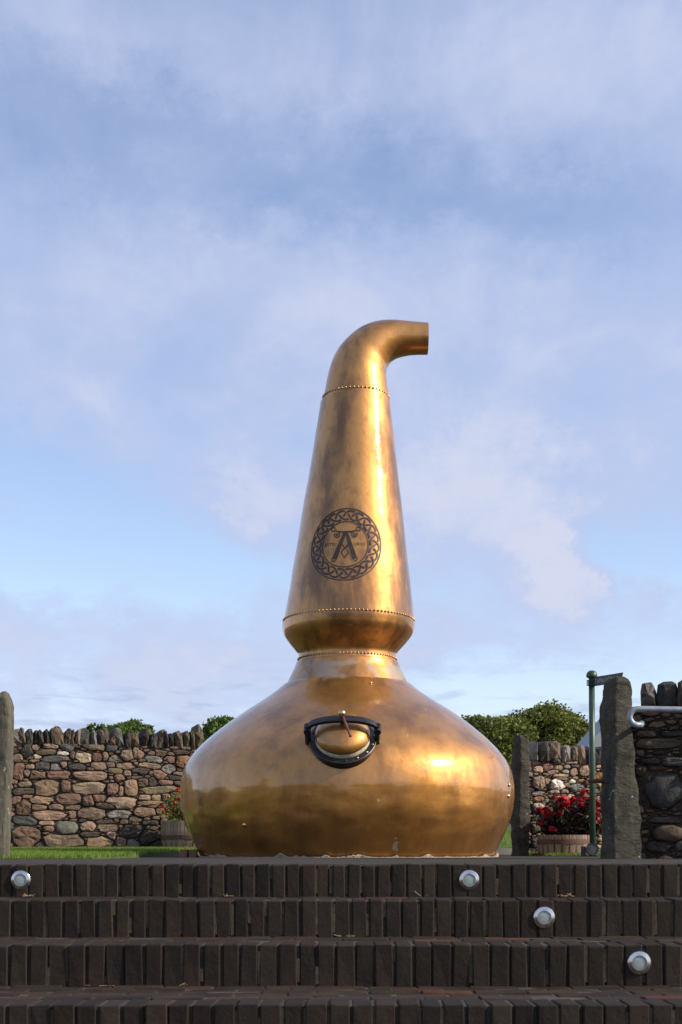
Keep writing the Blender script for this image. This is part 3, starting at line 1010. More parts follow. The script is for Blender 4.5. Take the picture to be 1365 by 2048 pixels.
for i in range(E): elbow_ring(i, ec[i][2])
for i in range(E - 1):
    for k in range(n):
        k2 = (k + 1) % n
        Fc.append((i * n + k, (i + 1) * n + k, (i + 1) * n + k2, i * n + k2))
b0 = len(V)
elbow_ring(E - 1, ec[-1][2] - .012)
for k in range(n):
    k2 = (k + 1) % n
    Fc.append(((E - 1) * n + k, b0 + k, b0 + k2, (E - 1) * n + k2))
el_o = mesh_obj('neck_bend', V, Fc, M_GOLD, still, True)
auto_smooth(el_o, 35)
V, Fc = [], []
for i in range(E - 1, E - 16, -1): elbow_ring(i, ec[i][2] - .012)
for i in range(14):
    for k in range(n):
        k2 = (k + 1) % n
        Fc.append((i * n + k, (i + 1) * n + k, (i + 1) * n + k2, i * n + k2))
Fc.append(tuple(14 * n + k for k in range(n)))
mesh_obj('neck_bore', V, Fc, M_GOLD_IN, el_o, True)


# rivet rows: too small to pick apart, one part per row
def rivet_row(y, hw, count, rad, slope, parent):
    mb = MB()
    z = zpx(y)
    rr_ = rpx(hw)
    for k in range(count):
        a = 2 * math.pi * (k + .37) / count
        nrm = Vector((math.cos(a) * math.cos(slope), math.sin(a) * math.cos(slope), math.sin(slope)))
        c = Vector((rr_ * math.cos(a) + axis_x(z), rr_ * math.sin(a), z))
        u = Vector((-math.sin(a), math.cos(a), 0)); w = nrm.cross(u)
        vs, fs = [], []
        for j, (rf, hf) in enumerate(((1.0, -.3), (.95, .35), (.55, .8))):
            for q in range(7):
                an = 2 * math.pi * q / 7
                vs.append(c + (u * math.cos(an) + w * math.sin(an)) * rad * rf + nrm * rad * hf)
        vs.append(c + nrm * rad)
        for j in range(2):
            for q in range(7):
                fs.append((j * 7 + q, j * 7 + (q + 1) % 7, (j + 1) * 7 + (q + 1) % 7, (j + 1) * 7 + q))
        for q in range(7): fs.append((14 + q, 14 + (q + 1) % 7, 21))
        mb.add(vs, fs)
    return tag(mb.build('rivet_row', M_RIVET, parent, True), kind='stuff')


rivet_row(796.5, 65.9, 52, .0125, R(8), still)
rivet_row(1242.5, 130.3, 104, .0120, R(8), still)
rivet_row(1319.5, 98.2, 86, .0110, R(0), still)


# studs that sit singly on the pot
def pot_point(pxx, pyy, span):
    """point of the pot's surface that shows at a photo pixel (nearest crossing of the view ray)"""
    prf = catmull([(zpx(y), rpx(w)) for y, w in span], 6)
    zs = [p[0] for p in prf]; rs_ = [p[1] for p in prf]
    for t in np.arange(11.9, 14.6, .004):
        p = px(pxx, pyy, t)
        if p.z < zs[0] or p.z > zs[-1]: continue
        r = np.interp(p.z, zs, rs_)
        lx, ly = p.x - SX - axis_x(p.z), p.y - SY
        if math.hypot(lx, ly) <= r:
            dr = (np.interp(p.z + .02, zs, rs_) - np.interp(p.z - .02, zs, rs_)) / .04
            nrm = Vector((lx / r, ly / r, -dr)).normalized()
            return Vector((p.x - SX, p.y - SY, p.z)), nrm
    return None, None


for (sx_, sy_, sr) in ((1017.5, 1570, .021), (1016.5, 1592, .021), (490, 1650, .024), (742, 1367, .016)):
    p, nn = pot_point(sx_, sy_, BODY)
    if p is None: continue
    mb = MB(); mb.lathe([(sr * 1.0, -.02), (sr, .004), (sr * .85, .012), (sr * .45, .018), (.0005, .02)], 12)
    mb.xform(Matrix.Translation(p) @ nn.to_track_quat('Z', 'Y').to_matrix().to_4x4())
    mb.build('stud', M_BRASS, still, True)

# pale chipped bedding at the foot
V, Fc = [], []
n = 420
rf = random.Random(5)
for j in range(3):
    for k in range(n):
        a = 2 * math.pi * k / n
        q = Vector((math.cos(a) * 5, math.sin(a) * 5, 1.7))
        hgt = .003 + max(0, mnoise.fractal(q * 2.2, 1.0, 2.0, 4) - .06) * .045 + rf.uniform(0, .004)
        front = 1.0
        z = (-.02, hgt * .7, hgt)[j]
        r = rpx(296) + (.034, .026 + rf.uniform(-.006, .006), .004)[j] + max(0, z) * .35
        V.append((r * math.cos(a), r * math.sin(a), z))
for j in range(2):
    for k in range(n):
        k2 = (k + 1) % n
        Fc.append((j * n + k, j * n + k2, (j + 1) * n + k2, (j + 1) * n + k))
mesh_obj('mortar_foot', V, Fc, M_FLAKE, still)

# ------------------------------------------------------------------ emblem printed on the neck
EMR = 0.392
EM_Z = ZC + (HY - 1089) * (DS - .585) / F
NPROF = [(zpx(y), rpx(w)) for y, w in ((1249, 130.2), (1240, 130), (1200, 124.5), (1150, 118), (1090, 109.2), (980, 94), (960, 90.5), (870, 78.5))]
NZ, NR = [p[0] for p in NPROF], [p[1] for p in NPROF]
EM_A = R(-90) - R(6.2)


def on_neck(u, v, off=.0065):
    z = EM_Z + v * EMR * .985
    r = float(np.interp(z, NZ, NR))
    r0 = float(np.interp(EM_Z, NZ, NR))
    a = EM_A + u * EMR / ((r + r0) / 2)
    return Vector(((r + off) * math.cos(a) + axis_x(z), (r + off) * math.sin(a), z))


em_v, em_f = [], []


def ribbon(pts, w, closed=False):
    n_ = len(pts)
    ws = w if isinstance(w, (list, tuple)) else [w] * n_
    b = len(em_v)
    for i in range(n_):
        p0 = pts[(i - 1) % n_] if closed or i > 0 else pts[0]
        p1 = pts[(i + 1) % n_] if closed or i < n_ - 1 else pts[-1]
        tx, ty = p1[0] - p0[0], p1[1] - p0[1]
        L = math.hypot(tx, ty) or 1
        nx_, ny_ = -ty / L, tx / L
        for s in (-.5, .5):
            em_v.append(on_neck(pts[i][0] + nx_ * ws[i] * s, pts[i][1] + ny_ * ws[i] * s))
    for i in range(n_ if closed else n_ - 1):
        j = (i + 1) % n_
        em_f.append((b + 2 * i, b + 2 * i + 1, b + 2 * j + 1, b + 2 * j))


def circ(cx_, cy_, r, a0=0, a1=360, n_=40):
    return [(cx_ + r * math.cos(R(a0 + (a1 - a0) * i / n_)), cy_ + r * math.sin(R(a0 + (a1 - a0) * i / n_))) for i in range(n_ + 1)]


def seg(p, q, n_=8):
    return [(p[0] + (q[0] - p[0]) * i / n_, p[1] + (q[1] - p[1]) * i / n_) for i in range(n_ + 1)]


ribbon(circ(0, 0, .985, 0, 360, 120)[:-1], .026, True)
ribbon(circ(0, 0, .625, 0, 360, 100)[:-1], .024, True)
# interlaced band: three plaited strands, each broken where it passes under another
K, NT_ = 7, 1800
tt_ = np.linspace(0, 2 * math.pi, NT_, endpoint=False)
strands = []
for j in range(3):
    s_ = K * tt_ + 2 * math.pi * j / 3
    r_k, th_k = .805 + .122 * np.sin(s_), tt_ - .022 * np.sin(2 * s_)
    strands.append(np.stack([r_k * np.cos(th_k), r_k * np.sin(th_k)], 1))
allp = np.concatenate(strands)
sid = np.repeat(np.arange(3), NT_)
idx = np.tile(np.arange(NT_), 3)
done = []
for i in range(3 * NT_):
    d = np.hypot(allp[i + 1:, 0] - allp[i, 0], allp[i + 1:, 1] - allp[i, 1])
    js = np.where((sid[i + 1:] != sid[i]) & (d < .004))[0]
    if len(js) and not any(math.hypot(*(allp[i] - allp[a])) < .03 for a, b_ in done):
        done.append((i, i + 1 + int(js[0])))
ev = sorted([(int(sid[q]), int(idx[q]), c) for c, pr_ in enumerate(done) for q in pr_])
under, last, fl_k = {}, None, None
for (a, ix, c) in ev:
    if a != last: last, fl_k = a, None
    if c in under:
        fl_k = 1 if under[c] == (a, ix) else 0
    else:
        fl_k = 1 - (fl_k or 0)
        other = [e[:2] for e in ev if e[2] == c and e[:2] != (a, ix)]
        under[c] = (a, ix) if fl_k else other[0]
gap = np.zeros(3 * NT_, bool)
for (a, ix) in under.values():
    c0_ = allp[a * NT_ + ix]
    for dd in range(-80, 81):
        q = a * NT_ + (ix + dd) % NT_
        if math.hypot(*(allp[q] - c0_)) < .050: gap[q] = True
for a in range(3):
    st0 = int(np.where(gap[a * NT_:(a + 1) * NT_])[0][0])
    run = []
    for i in range(NT_ + 1):
        q = a * NT_ + (st0 + i) % NT_
        if gap[q]:
            if len(run) > 4: ribbon([tuple(p) for p in run[::4]] + [tuple(run[-1])], .044)
            run = []
        else:
            run.append(allp[q])
# monogram
bar = [(-.30, .40), (-.24, .365), (-.14, .345), (0, .34), (.14, .345), (.24, .365), (.30, .40)]
ribbon(bar, [.03, .035, .035, .045, .035, .035, .03])
for s in (-1, 1):
    ribbon([(s * a, b_) for a, b_ in circ(.345, .425, .055, -150, 170, 16)], .026)
    ribbon([(s * a, b_) for a, b_ in circ(.235, .270, .075, 100, 400, 18)], .028)
    ribbon([(s * a, b_) for a, b_ in circ(.235, .270, .028, 0, 360, 10)], .022)
    ribbon([(s * a, b_) for a, b_ in seg((.02, .33), (.265, -.40), 14)], [.075 + .055 * i / 14 for i in range(15)])
    ribbon([(s * a, b_) for a, b_ in circ(.285, -.42, .045, -180, 90, 12)], .028)
    ribbon([(s * a, b_) for a, b_ in seg((.10, .02), (-.0, -.115), 5)], .032)
    ribbon([(s * a, b_) for a, b_ in seg((.0, -.09), (.10, -.235), 5)], .030)
    ribbon([(s * a, b_) for a, b_ in seg((.10, -.225), (.0, -.375), 5)], .030)
emblem = mesh_obj('emblem', em_v, em_f, M_EMBLEM, still)


def neck_text(txt, u0, u1, v, hgt):
    cu = bpy.data.curves.new('lettering', 'FONT')
    cu.body = txt
    cu.size = 1.0
    cu.resolution_u = 2
    to = bpy.data.objects.new('lettering', cu)
    col.objects.link(to)
    dg = bpy.context.evaluated_depsgraph_get()
    me = bpy.data.meshes.new_from_object(to.evaluated_get(dg))
    bpy.data.objects.remove(to)
    xs_ = [p.co.x for p in me.vertices]; ys_ = [p.co.y for p in me.vertices]
    x0, x1_, y0, y1_ = min(xs_), max(xs_), min(ys_), max(ys_)
    for p in me.vertices:
        p.co = on_neck(u0 + (p.co.x - x0) / (x1_ - x0) * (u1 - u0), v + (p.co.y - y0) / (y1_ - y0) * hgt, .0075)
    me.materials.clear(); me.materials.append(M_EMBLEM)
    return link('lettering', me, emblem)


neck_text('ESTD', -.555, -.255, -.03, .085)
neck_text('1815', .245, .525, -.03, .085)

# ------------------------------------------------------------------ hatch on the pot
hp, hn = pot_point(686, 1481, BODY)
hx = Vector((0, 0, 1)).cross(hn).normalized()     # to the viewer's right
hu = hn.cross(hx).normalized()
HM = Matrix.Translation(hp - hn * .012) @ Matrix((hx, hu, hn)).transposed().to_4x4()
hatch = empty('hatch')
hatch.parent = still
hatch.matrix_local = HM
m = MB(); m.lathe([(.266, -.16), (.266, .028), (.270, .033), (.314, .033), (.322, .027), (.318, .005), (.285, -.16)], 64)
fl = m.build('hatch_flange', M_BLACK, hatch, True); auto_smooth(fl, 30)
for k in range(16):
    a = 2 * math.pi * (k + .3) / 16
    m = MB(); m.lathe([(.0105, .03), (.0105, .040), (.007, .045), (.0004, .046)], 8)
    m.xform(Matrix.Translation((.297 * math.cos(a), .297 * math.sin(a), 0)))
    m.build('bolt', M_BRASS if k in (13, 14, 15) else M_BLACK, fl, True)
m = MB(); m.lathe([(.261, .03), (.261, .070), (.256, .078), (.246, .078)], 64)
m.build('gasket', M_PALE, hatch, True)
dome = [(.262 * math.cos(t) ** .9 if t < 1.5 else .0005, .082 + .145 * math.sin(t)) for t in np.linspace(0, math.pi / 2, 14)]
m = MB(); m.lathe([(.246, .05), (.25, .074)] + dome, 64)
do = m.build('hatch_door', M_GOLD, hatch, True)
# yoke: curved strap from lug to lug, standing off the door
V, Fc = [], []
NS = 28
for i in range(NS + 1):
    t = i / NS
    a = math.pi * t
    x = -.325 * math.cos(a)
    h_ = .155 + .135 * math.sin(a) ** .8
    tx, th = .325 * math.sin(a) + 1e-3, .135 * math.cos(a)
    L = math.hypot(tx, th); nx_, nh = -th / L, tx / L
    wv = .025 + .010 * math.sin(a)
    for (uu, dd) in ((-wv, -.016), (wv, -.016), (wv, .016), (-wv, .016)):
        V.append((x + nx_ * dd, uu, h_ + nh * dd))
for i in range(NS):
    for k in range(4):
        Fc.append((i * 4 + k, (i + 1) * 4 + k, (i + 1) * 4 + (k + 1) % 4, i * 4 + (k + 1) % 4))
Fc += [(0, 1, 2, 3), tuple(NS * 4 + k for k in (3, 2, 1, 0))]
yo = mesh_obj('yoke', V, Fc, M_BLACK, hatch, True); auto_smooth(yo, 35)
for s in (-1, 1):
    m = MB()
    m.tube([(s * .330, 0, -.02), (s * .330, 0, .13)], .030, 14)
    m.tube([(s * .330, -.045, .160), (s * .330, .045, .160)], .036, 14)
    m.tube([(s * .330, 0, .12), (s * .330, 0, .215)], [.026, .030], 12)
    lg = m.build('hinge_lug', M_BLACK, hatch, True); auto_smooth(lg, 35)
m = MB(); m.tube([(0, 0, .19), (0, 0, .36)], .019, 14)
sc_ = m.build('clamp_screw', M_RUSTROD, hatch, True); auto_smooth(sc_, 40)
m = MB(); m.lathe([(.022, .348), (.032, .356), (.036, .372), (.030, .388), (.016, .396), (.0005, .398)], 18)
m.build('knob', M_BRASS, sc_, True)
HI = HM.to_3x3().inverted()
p0 = Vector((0, 0, .352)); p1 = p0 + HI @ Vector((.080, -.10, -.215))
m = MB(); m.tube([p0, p1 - (p1 - p0) * .06, p1], [.012, .012, .015], 10)
m.build('tommy_bar', M_RUSTROD, sc_, True)

# ------------------------------------------------------------------ recessed lights in the risers
for (lx, ly, row, ld, lab) in ((42, 1760, 0, 39, 'round steel step light at the left end of the top riser'),
                               (939, 1760, 0, 40, 'round steel step light in the top riser below the still'),
                               (1089, 1835, 1, 43, 'round steel step light in the second riser from the top'),
                               (1279, 1926, 2, 47, 'round steel step light in the third riser, lowest of all')):
    Dl = FR[row]
    c = px(lx, ly, Dl)
    root = empty('step_light', (c.x, Dl - .004, c.z))
    tag(root, lab, 'light', 'recessed step lights')
    rl = ld / 2 * Dl / F
    MX = Matrix.Rotation(R(90), 4, 'X')
    m = MB(); m.lathe([(rl, -.03), (rl, .0), (rl * .96, .002), (rl * .66, .006), (rl * .60, .006), (rl * .57, .001)], 40)
    o = m.xform(MX).build('rim', M_STEEL, root, True); auto_smooth(o, 6)
    m = MB(); m.lathe([(rl * .58, .001), (rl * .5, .0025), (rl * .3, .0032), (.0004, .0035)], 32)
    m.xform(MX).build('lens', M_LENS, root, True)

# ------------------------------------------------------------------ signpost
DP = 15.0
pb = px(1186, 1705, DP)
sp_ = empty('signpost', (pb.x, DP, 0))
tag(sp_, 'slim green finger signpost with a domed cap in front of the far wall', 'signpost')
ztop = ZC + (HY - 1352) * DP / F
lean = -.012
m = MB(); m.tube([(0, 0, -.1), (lean * .5, 0, ztop * .5), (lean, 0, ztop - .02)], .035, 24)
m.build('pole', M_GREEN, sp_, True)
m = MB(); m.lathe([(.030, -.03), (.062, -.012), (.064, .0), (.060, .028), (.045, .050), (.022, .062), (.0005, .065)], 28)
m.xform(Matrix.Translation((lean, 0, ztop))).build('cap', M_GREEN, sp_, True)
for k in range(3):
    m = MB(); z = ztop - .055 - k * .024
    m.lathe([(.036, z - .005), (.060, z - .005), (.060, z + .005), (.036, z + .005)], 28, True)
    m.xform(Matrix.Translation((lean, 0, 0)))
    o = m.build('collar', M_GREEN_D, sp_, True); auto_smooth(o, 30)
bl = empty('finger_blade', (lean, 0, ztop - .07)); bl.parent = sp_
bl.rotation_euler = (0, 0, R(-58))
V = [(.04, -.011, -.052), (.46, -.011, -.052), (.50, -.011, .052), (.04, -.011, .052)]
V += [(a, .011, c) for a, b_, c in V]
mesh_obj('board', V, [(0, 1, 2, 3), (7, 6, 5, 4), (0, 4, 5, 1), (1, 5, 6, 2), (2, 6, 7, 3), (3, 7, 4, 0)], M_GREEN_D, bl)
mb = MB()
rt = random.Random(9)
x = .075
while x < .42:
    w_ = rt.uniform(.018, .026)
    # worn, unreadable strokes
    mb.box(x, x + .006, -.0135, -.0112, -.022, .022)
    if rt.random() < .75: mb.box(x + .006, x + w_, -.0135, -.0112, *((.015, .022) if rt.random() < .5 else (-.022, -.015)))
    if rt.random() < .6: mb.box(x + w_ - .006, x + w_, -.0137, -.0112, -.014, .014)
    x += w_ + .012
mb.build('worn_lettering', M_LETTER, bl)

# ------------------------------------------------------------------ handrail
DH = 10.42
m = MB()
path = [px(1440, 1421, DH), px(1400, 1420, DH), px(1290, 1418, DH)]
cxr, cyr, rr_ = 1276, 1434, 16
for a in range(80, 271, 14):
    q = px(cxr + rr_ * math.cos(R(a)), cyr - rr_ * math.sin(R(a)), DH)
    path.append(q)
e = px(1284, 1449, DH); path.append(Vector((e.x, DH + .03, e.z)))
path.append(Vector((e.x + .03, DH + .14, e.z + .02)))
path.append(Vector((e.x + .06, DH + .42, e.z + .03)))
base = Vector((path[0].x, DH, 0))
m.tube([p - base for p in path], .0245, 18)
ho = empty('handrail', base)
tag(ho, 'grey galvanised pipe handrail with a curled end in front of the near wall', 'handrail')
m.build('rail', M_GALV, ho, True)
m = MB(); m.tube([(0, 0, -.05), (0, 0, path[0].z)], .024, 16)
m.build('post', M_GALV, ho, True)

# ------------------------------------------------------------------ flood light
c = px(1185, 1698, 14.7)
fl_ = empty('floodlight', (c.x, 14.7, 0))
tag(fl_, 'small round black floodlight on the ground at the foot of the signpost', 'floodlight')
MX = Matrix.Translation((0, 0, c.z)) @ Matrix.Rotation(R(84), 4, 'X')
m = MB(); m.lathe([(.03, -.13), (.055, -.12), (.062, -.02), (.072, 0), (.072, .012), (.063, .012), (.060, .002)], 32)
o = m.xform(MX).build('housing', M_BLACK, fl_, True); auto_smooth(o, 35)
m = MB(); m.lathe([(.061, .001), (.03, .003), (.0005, .004)], 32)
m.xform(MX).build('glass', simple('dusty_glass', (0.045, 0.050, 0.040), 0.2, 0, .2, 30, 0), fl_, True)
m = MB(); m.box(-.12, -.072, .0, .05, -.02, c.z + .03); m.box(-.12, .07, .03, .05, -.02, .012)
m.build('bracket', M_BLACK, fl_)


# ------------------------------------------------------------------ barrel planters
def half_barrel(loc, rtop, rbot, H, label, rot=0.0, hoops=((.10, .055), (.66, .055))):
    root = empty('barrel_planter', loc, rot)
    tag(root, label, 'planter', 'half barrel planters')
    n_ = 24
    def rad(t): return rbot + (rtop - rbot) * t + .035 * math.sin(math.pi * (.15 + .75 * t))
    rb_ = random.Random(int(loc[0] * 100))
    meshes = []
    for q in range(3):
        V, Fc = [], []
        gap_ = 2 * math.pi / n_ * .46
        top = rb_.uniform(-.008, .012)
        for t in (0, .33, .66, 1):
            for dr in (0, -.028):
                for s in (-1, 0, 1):
                    r_ = rad(t) + dr + rb_.uniform(-.002, .002)
                    V.append((r_ * math.sin(s * gap_), -r_ * math.cos(s * gap_), t * H + (top if t == 1 else 0)))
        for i in range(3):
            b = i * 6
            for (p, q_) in ((0, 1), (1, 2), (2, 5), (5, 4), (4, 3), (3, 0)):
                Fc.append((b + p, b + q_, b + 6 + q_, b + 6 + p))
        Fc.append((18, 19, 22, 21)); Fc.append((19, 20, 23, 22))
        me = bpy.data.meshes.new('stave'); me.from_pydata(V, [], Fc); me.update(); me.materials.append(M_WOOD)
        meshes.append(me)
    for k in range(n_):
        o = link('stave', rb_.choice(meshes), root)
        o.rotation_euler = (0, 0, 2 * math.pi * k / n_ + rb_.uniform(-.01, .01))
    for (t, hh) in hoops:
        t1 = t + hh / H
        m = MB(); m.lathe([(rad(t) + .002, t * H), (rad(t) + .007, t * H), (rad(t1) + .007, t1 * H), (rad(t1) + .002, t1 * H)], 48, True)
        o = m.build('hoop', M_HOOP, root, True); auto_smooth(o, 35)
    m = MB(); m.lathe([(rad(.9) - .03, H * .88), (rad(.9) * .5, H * .93), (.0005, H * .95)], 24)
    m.build('soil', M_SOIL, root)
    return root


def leaf_mesh(name, pts, size, mat, parent, seed, ratio=.55, up=.3, fold=.15, tintfn=None):
    """one mesh of many leaf faces; pts: list of centres"""
    r_ = np.random.default_rng(seed)
    n_ = len(pts)
    P3 = np.array(pts, float)
    d = r_.normal(size=(n_, 3)); d[:, 2] += up; d /= np.linalg.norm(d, axis=1)[:, None]
    a = r_.normal(size=(n_, 3)); sdv = np.cross(d, a); sdv /= np.linalg.norm(sdv, axis=1)[:, None]
    nn = np.cross(d, sdv)
    s = size * r_.uniform(.6, 1.25, size=n_)[:, None]
    v = np.empty((n_, 4, 3))
    v[:, 0] = P3 - d * s * .5
    v[:, 1] = P3 + sdv * s * ratio * .5 + nn * s * fold
    v[:, 2] = P3 + d * s * .5
    v[:, 3] = P3 - sdv * s * ratio * .5 + nn * s * fold
    me = bpy.data.meshes.new(name)
    me.vertices.add(n_ * 4); me.vertices.foreach_set('co', v.reshape(-1))
    me.loops.add(n_ * 4); me.loops.foreach_set('vertex_index', np.arange(n_ * 4, dtype=np.int32))
    me.polygons.add(n_); me.polygons.foreach_set('loop_start', np.arange(0, n_ * 4, 4, dtype=np.int32))
    at = me.attributes.new('tint', 'FLOAT', 'FACE')
    tv = r_.uniform(0, 1, n_) if tintfn is None else np.clip(tintfn(P3) + r_.normal(0, .17, n_), 0, 1)
    at.data.foreach_set('value', tv.astype(np.float32))
    me.update(calc_edges=True)
    me.materials.append(mat)
    return link(name, me, parent)


def flower_plant(name, loc, rx, ry, h0, h1, heads, size, m_leaf, m_petal, nleaf, leafsize, label, seed, cat='flowers'):
    root = empty(name, loc)
    tag(root, label, cat)
    rr = random.Random(seed)
    stems = MB(); lp = []
    for (hx_, hy_, hz_) in heads:
        b0_ = Vector((hx_ * .35, hy_ * .35, 0)); t_ = Vector((hx_, hy_, hz_)); mid = (b0_ + t_) / 2 + Vector((rr.uniform(-.03, .03), rr.uniform(-.03, .03), .05))
        stems.tube([b0_, mid, t_], .004, 5)
        for _ in range(int(nleaf / len(heads))):
            k = rr.uniform(.25, .97)
            c = b0_.lerp(t_, k) + Vector((rr.gauss(0, .035), rr.gauss(0, .035), rr.gauss(0, .025)))
            lp.append(c)
    stems.build('stems', M_STEM, root)
    tag(leaf_mesh('foliage', lp, leafsize, m_leaf, root, seed, .42, .4), kind='stuff')
    # three head meshes shared between the flower heads
    hm = []
    for q in range(4):
        r2 = np.random.default_rng(seed * 10 + q)
        pp = r2.normal(size=(26, 3)); pp /= np.linalg.norm(pp, axis=1)[:, None]
        pp[:, 2] = pp[:, 2] * .55 + .15
        o = leaf_mesh('flower_head', pp * size * .55 * r2.uniform(.5, 1, (26, 1)), size * .85, m_petal, None, seed * 7 + q, .75, .1, .2)
        hm.append(o.data); bpy.data.objects.remove(o)
    for (hx_, hy_, hz_) in heads:
        o = link('flower_head', rr.choice(hm), root, (hx_, hy_, hz_))
        sc = rr.uniform(.7, 1.2); o.scale = (sc, sc, sc)
        o.rotation_euler = (rr.uniform(-.5, .5), rr.uniform(-.5, .5), rr.uniform(0, 6.3))
    return root


# right planter: heads read off the enlarged crop (origin 1000,1440, 0.1612 px per unit)
DB = 15.75
pc = px(1131, 1700, DB)
half_barrel((pc.x, DB, -.06), .315, .285, .31, 'wide weathered half barrel planter holding dark red flowers beside the signpost', .1)
HEADS = "1010 910;1060 1000;620 980;720 1020;780 990;860 1070;900 1110;1000 1000;1100 990;1020 1070;1180 1045;1230 1140;1075 1165;930 1190;790 1200;630 1195;560 1185;850 1280;1170 1210;1250 1280;700 1060;760 1060;990 1010;1110 1110;640 1300;700 1160;880 1000;950 1060;540 1120;1180 1290;1030 900;830 1140;1140 1180"
hd = []
for q in HEADS.split(';'):
    a, b_ = [float(v) for v in q.split()]
    w_ = px(1000 + a * .1612, 1440 + b_ * .1612, DB)
    hd.append((w_.x - pc.x + rng.uniform(-.015, .015), rng.uniform(-.30, .10), w_.z - .21))
for _ in range(34):
    hd.append((rng.uniform(-.36, .43), rng.uniform(-.2, .3), rng.uniform(.06, .36)))
flower_plant('red_flower_clump', (pc.x, DB, .21), .4, .3, .1, .5, hd, .076, M_FOLI, M_PETAL, 4600, .085, 'clump of deep red flowers with dark leaves in the right barrel planter', 4)
# left planter
DB2 = 18.3
pc2 = px(383, 1700, DB2)
half_barrel((pc2.x, DB2, .03), .405, .365, .45, 'tall weathered half barrel planter half hidden by the left of the still', .04, ((.02, .05), (.42, .06)))
hd = []
for (a, b_) in ((358, 1580), (334, 1596), (353, 1607), (324, 1613), (355, 1617), (346, 1628), (340, 1617), (362, 1596), (331, 1625), (372, 1590), (380, 1606), (390, 1585), (400, 1610), (412, 1596), (420, 1615), (436, 1610), (395, 1625)):
    w_ = px(a, b_, DB2)
    hd.append((w_.x - pc2.x, rng.uniform(-.22, .2), w_.z - .45))
flower_plant('bedding_plant', (pc2.x, DB2, .45), .4, .3, .1, .5, hd, .050, M_FOLI2, M_PETAL2, 1000, .065, 'bright red and yellow-green bedding flowers in the barrel left of the still', 6)


# ------------------------------------------------------------------ grass
def inside(poly, x, y):
    c = False
    n_ = len(poly)
    for i in range(n_):
        x1, y1 = poly[i]; x2, y2 = poly[(i + 1) % n_]
        if (y1 > y) != (y2 > y) and x < (x2 - x1) * (y - y1) / (y2 - y1) + x1: c = not c
    return c


def lawn(poly, zfn, count, hgt, seed, label, name='lawn', bias=1.0):
    r_ = random.Random(seed)
    # earth sheet following the same heights
    xs_ = [p[0] for p in poly]; ys_ = [p[1] for p in poly]
    bm = bmesh.new()
    vs = [bm.verts.new((x, y, zfn(x, y))) for x, y in poly]
    lo = [bm.verts.new((x, y, -.08)) for x, y in poly]
    for k in range(len(vs)):
        k2 = (k + 1) % len(vs)
        bm.faces.new((lo[k], lo[k2], vs[k2], vs[k]))
    bm.faces.new(vs)
    bmesh.ops.triangulate(bm, faces=bm.faces)
    bmesh.ops.recalc_face_normals(bm, faces=bm.faces)
    me = bpy.data.meshes.new(name); bm.to_mesh(me); bm.free(); me.materials.append(M_LAWN)
    tag(link(name, me), kind='structure')
    P3 = []
    while len(P3) < count:
        x, y = r_.uniform(min(xs_), max(xs_)), min(ys_) + (max(ys_) - min(ys_)) * r_.random() ** bias
        if inside(poly, x, y): P3.append((x, y, zfn(x, y)))
    P3 = np.array(P3)
    g = np.random.default_rng(seed)
    n_ = len(P3)
    h_ = hgt * g.uniform(.45, 1.2, n_)
    an = g.uniform(0, 2 * np.pi, n_)
    w_ = .0045
    lean = g.normal(0, .35, (n_, 2)) * h_[:, None]
    v = np.empty((n_, 3, 3))
    v[:, 0] = P3 + np.stack([np.cos(an) * w_, np.sin(an) * w_, np.zeros(n_) - .005], 1)
    v[:, 1] = P3 - np.stack([np.cos(an) * w_, np.sin(an) * w_, np.zeros(n_) + .005], 1)
    v[:, 2] = P3 + np.stack([lean[:, 0], lean[:, 1], h_], 1)
    me = bpy.data.meshes.new('grass')
    me.vertices.add(n_ * 3); me.vertices.foreach_set('co', v.reshape(-1))
    me.loops.add(n_ * 3); me.loops.foreach_set('vertex_index', np.arange(n_ * 3, dtype=np.int32))
    me.polygons.add(n_); me.polygons.foreach_set('loop_start', np.arange(0, n_ * 3, 3, dtype=np.int32))
    at = me.attributes.new('tint', 'FLOAT', 'FACE'); at.data.foreach_set('value', g.uniform(0, 1, n_).astype(np.float32))
    me.update(calc_edges=True); me.materials.append(M_GRASS)
    tag(link('grass', me), label, 'grass', kind='stuff')


lawn([(-4.9, 10.7), (-2.05, 10.7), (-1.95, 12.5), (-2.15, 14.5), (-2.0, 16.0), (-1.6, 18.98), (-5.6, 17.75), (-4.9, 14)], lambda x, y: .004 + .082 * max(0, (y - 11) / 7.5), 75000, .042, 1, 'bright short lawn between the left gatepost and the brown stone wall')
lawn([(2.45, 15.2), (3.6, 15.2), (3.6, 16.55), (2.3, 16.55)], lambda x, y: .006, 9000, .04, 2, 'narrow strip of short grass around the right barrel planter', 'grass_strip')
lawn([(1.5, 21), (6.5, 21), (7, 31), (2, 31)], lambda x, y: .01 + .055 * (y - 21), 16000, .10, 3, 'grassy bank seen in the gap between still and slim gatepost', 'grass_bank')
# pale kerb at the foot of that bank
m = MB(); m.box(1.2, 6.8, 20.6, 20.95, -.05, .10)
tag(m.build('kerb', simple('kerb_stone', (.26, .23, .18), .9, 0, .2, 6, .4)), kind='structure')


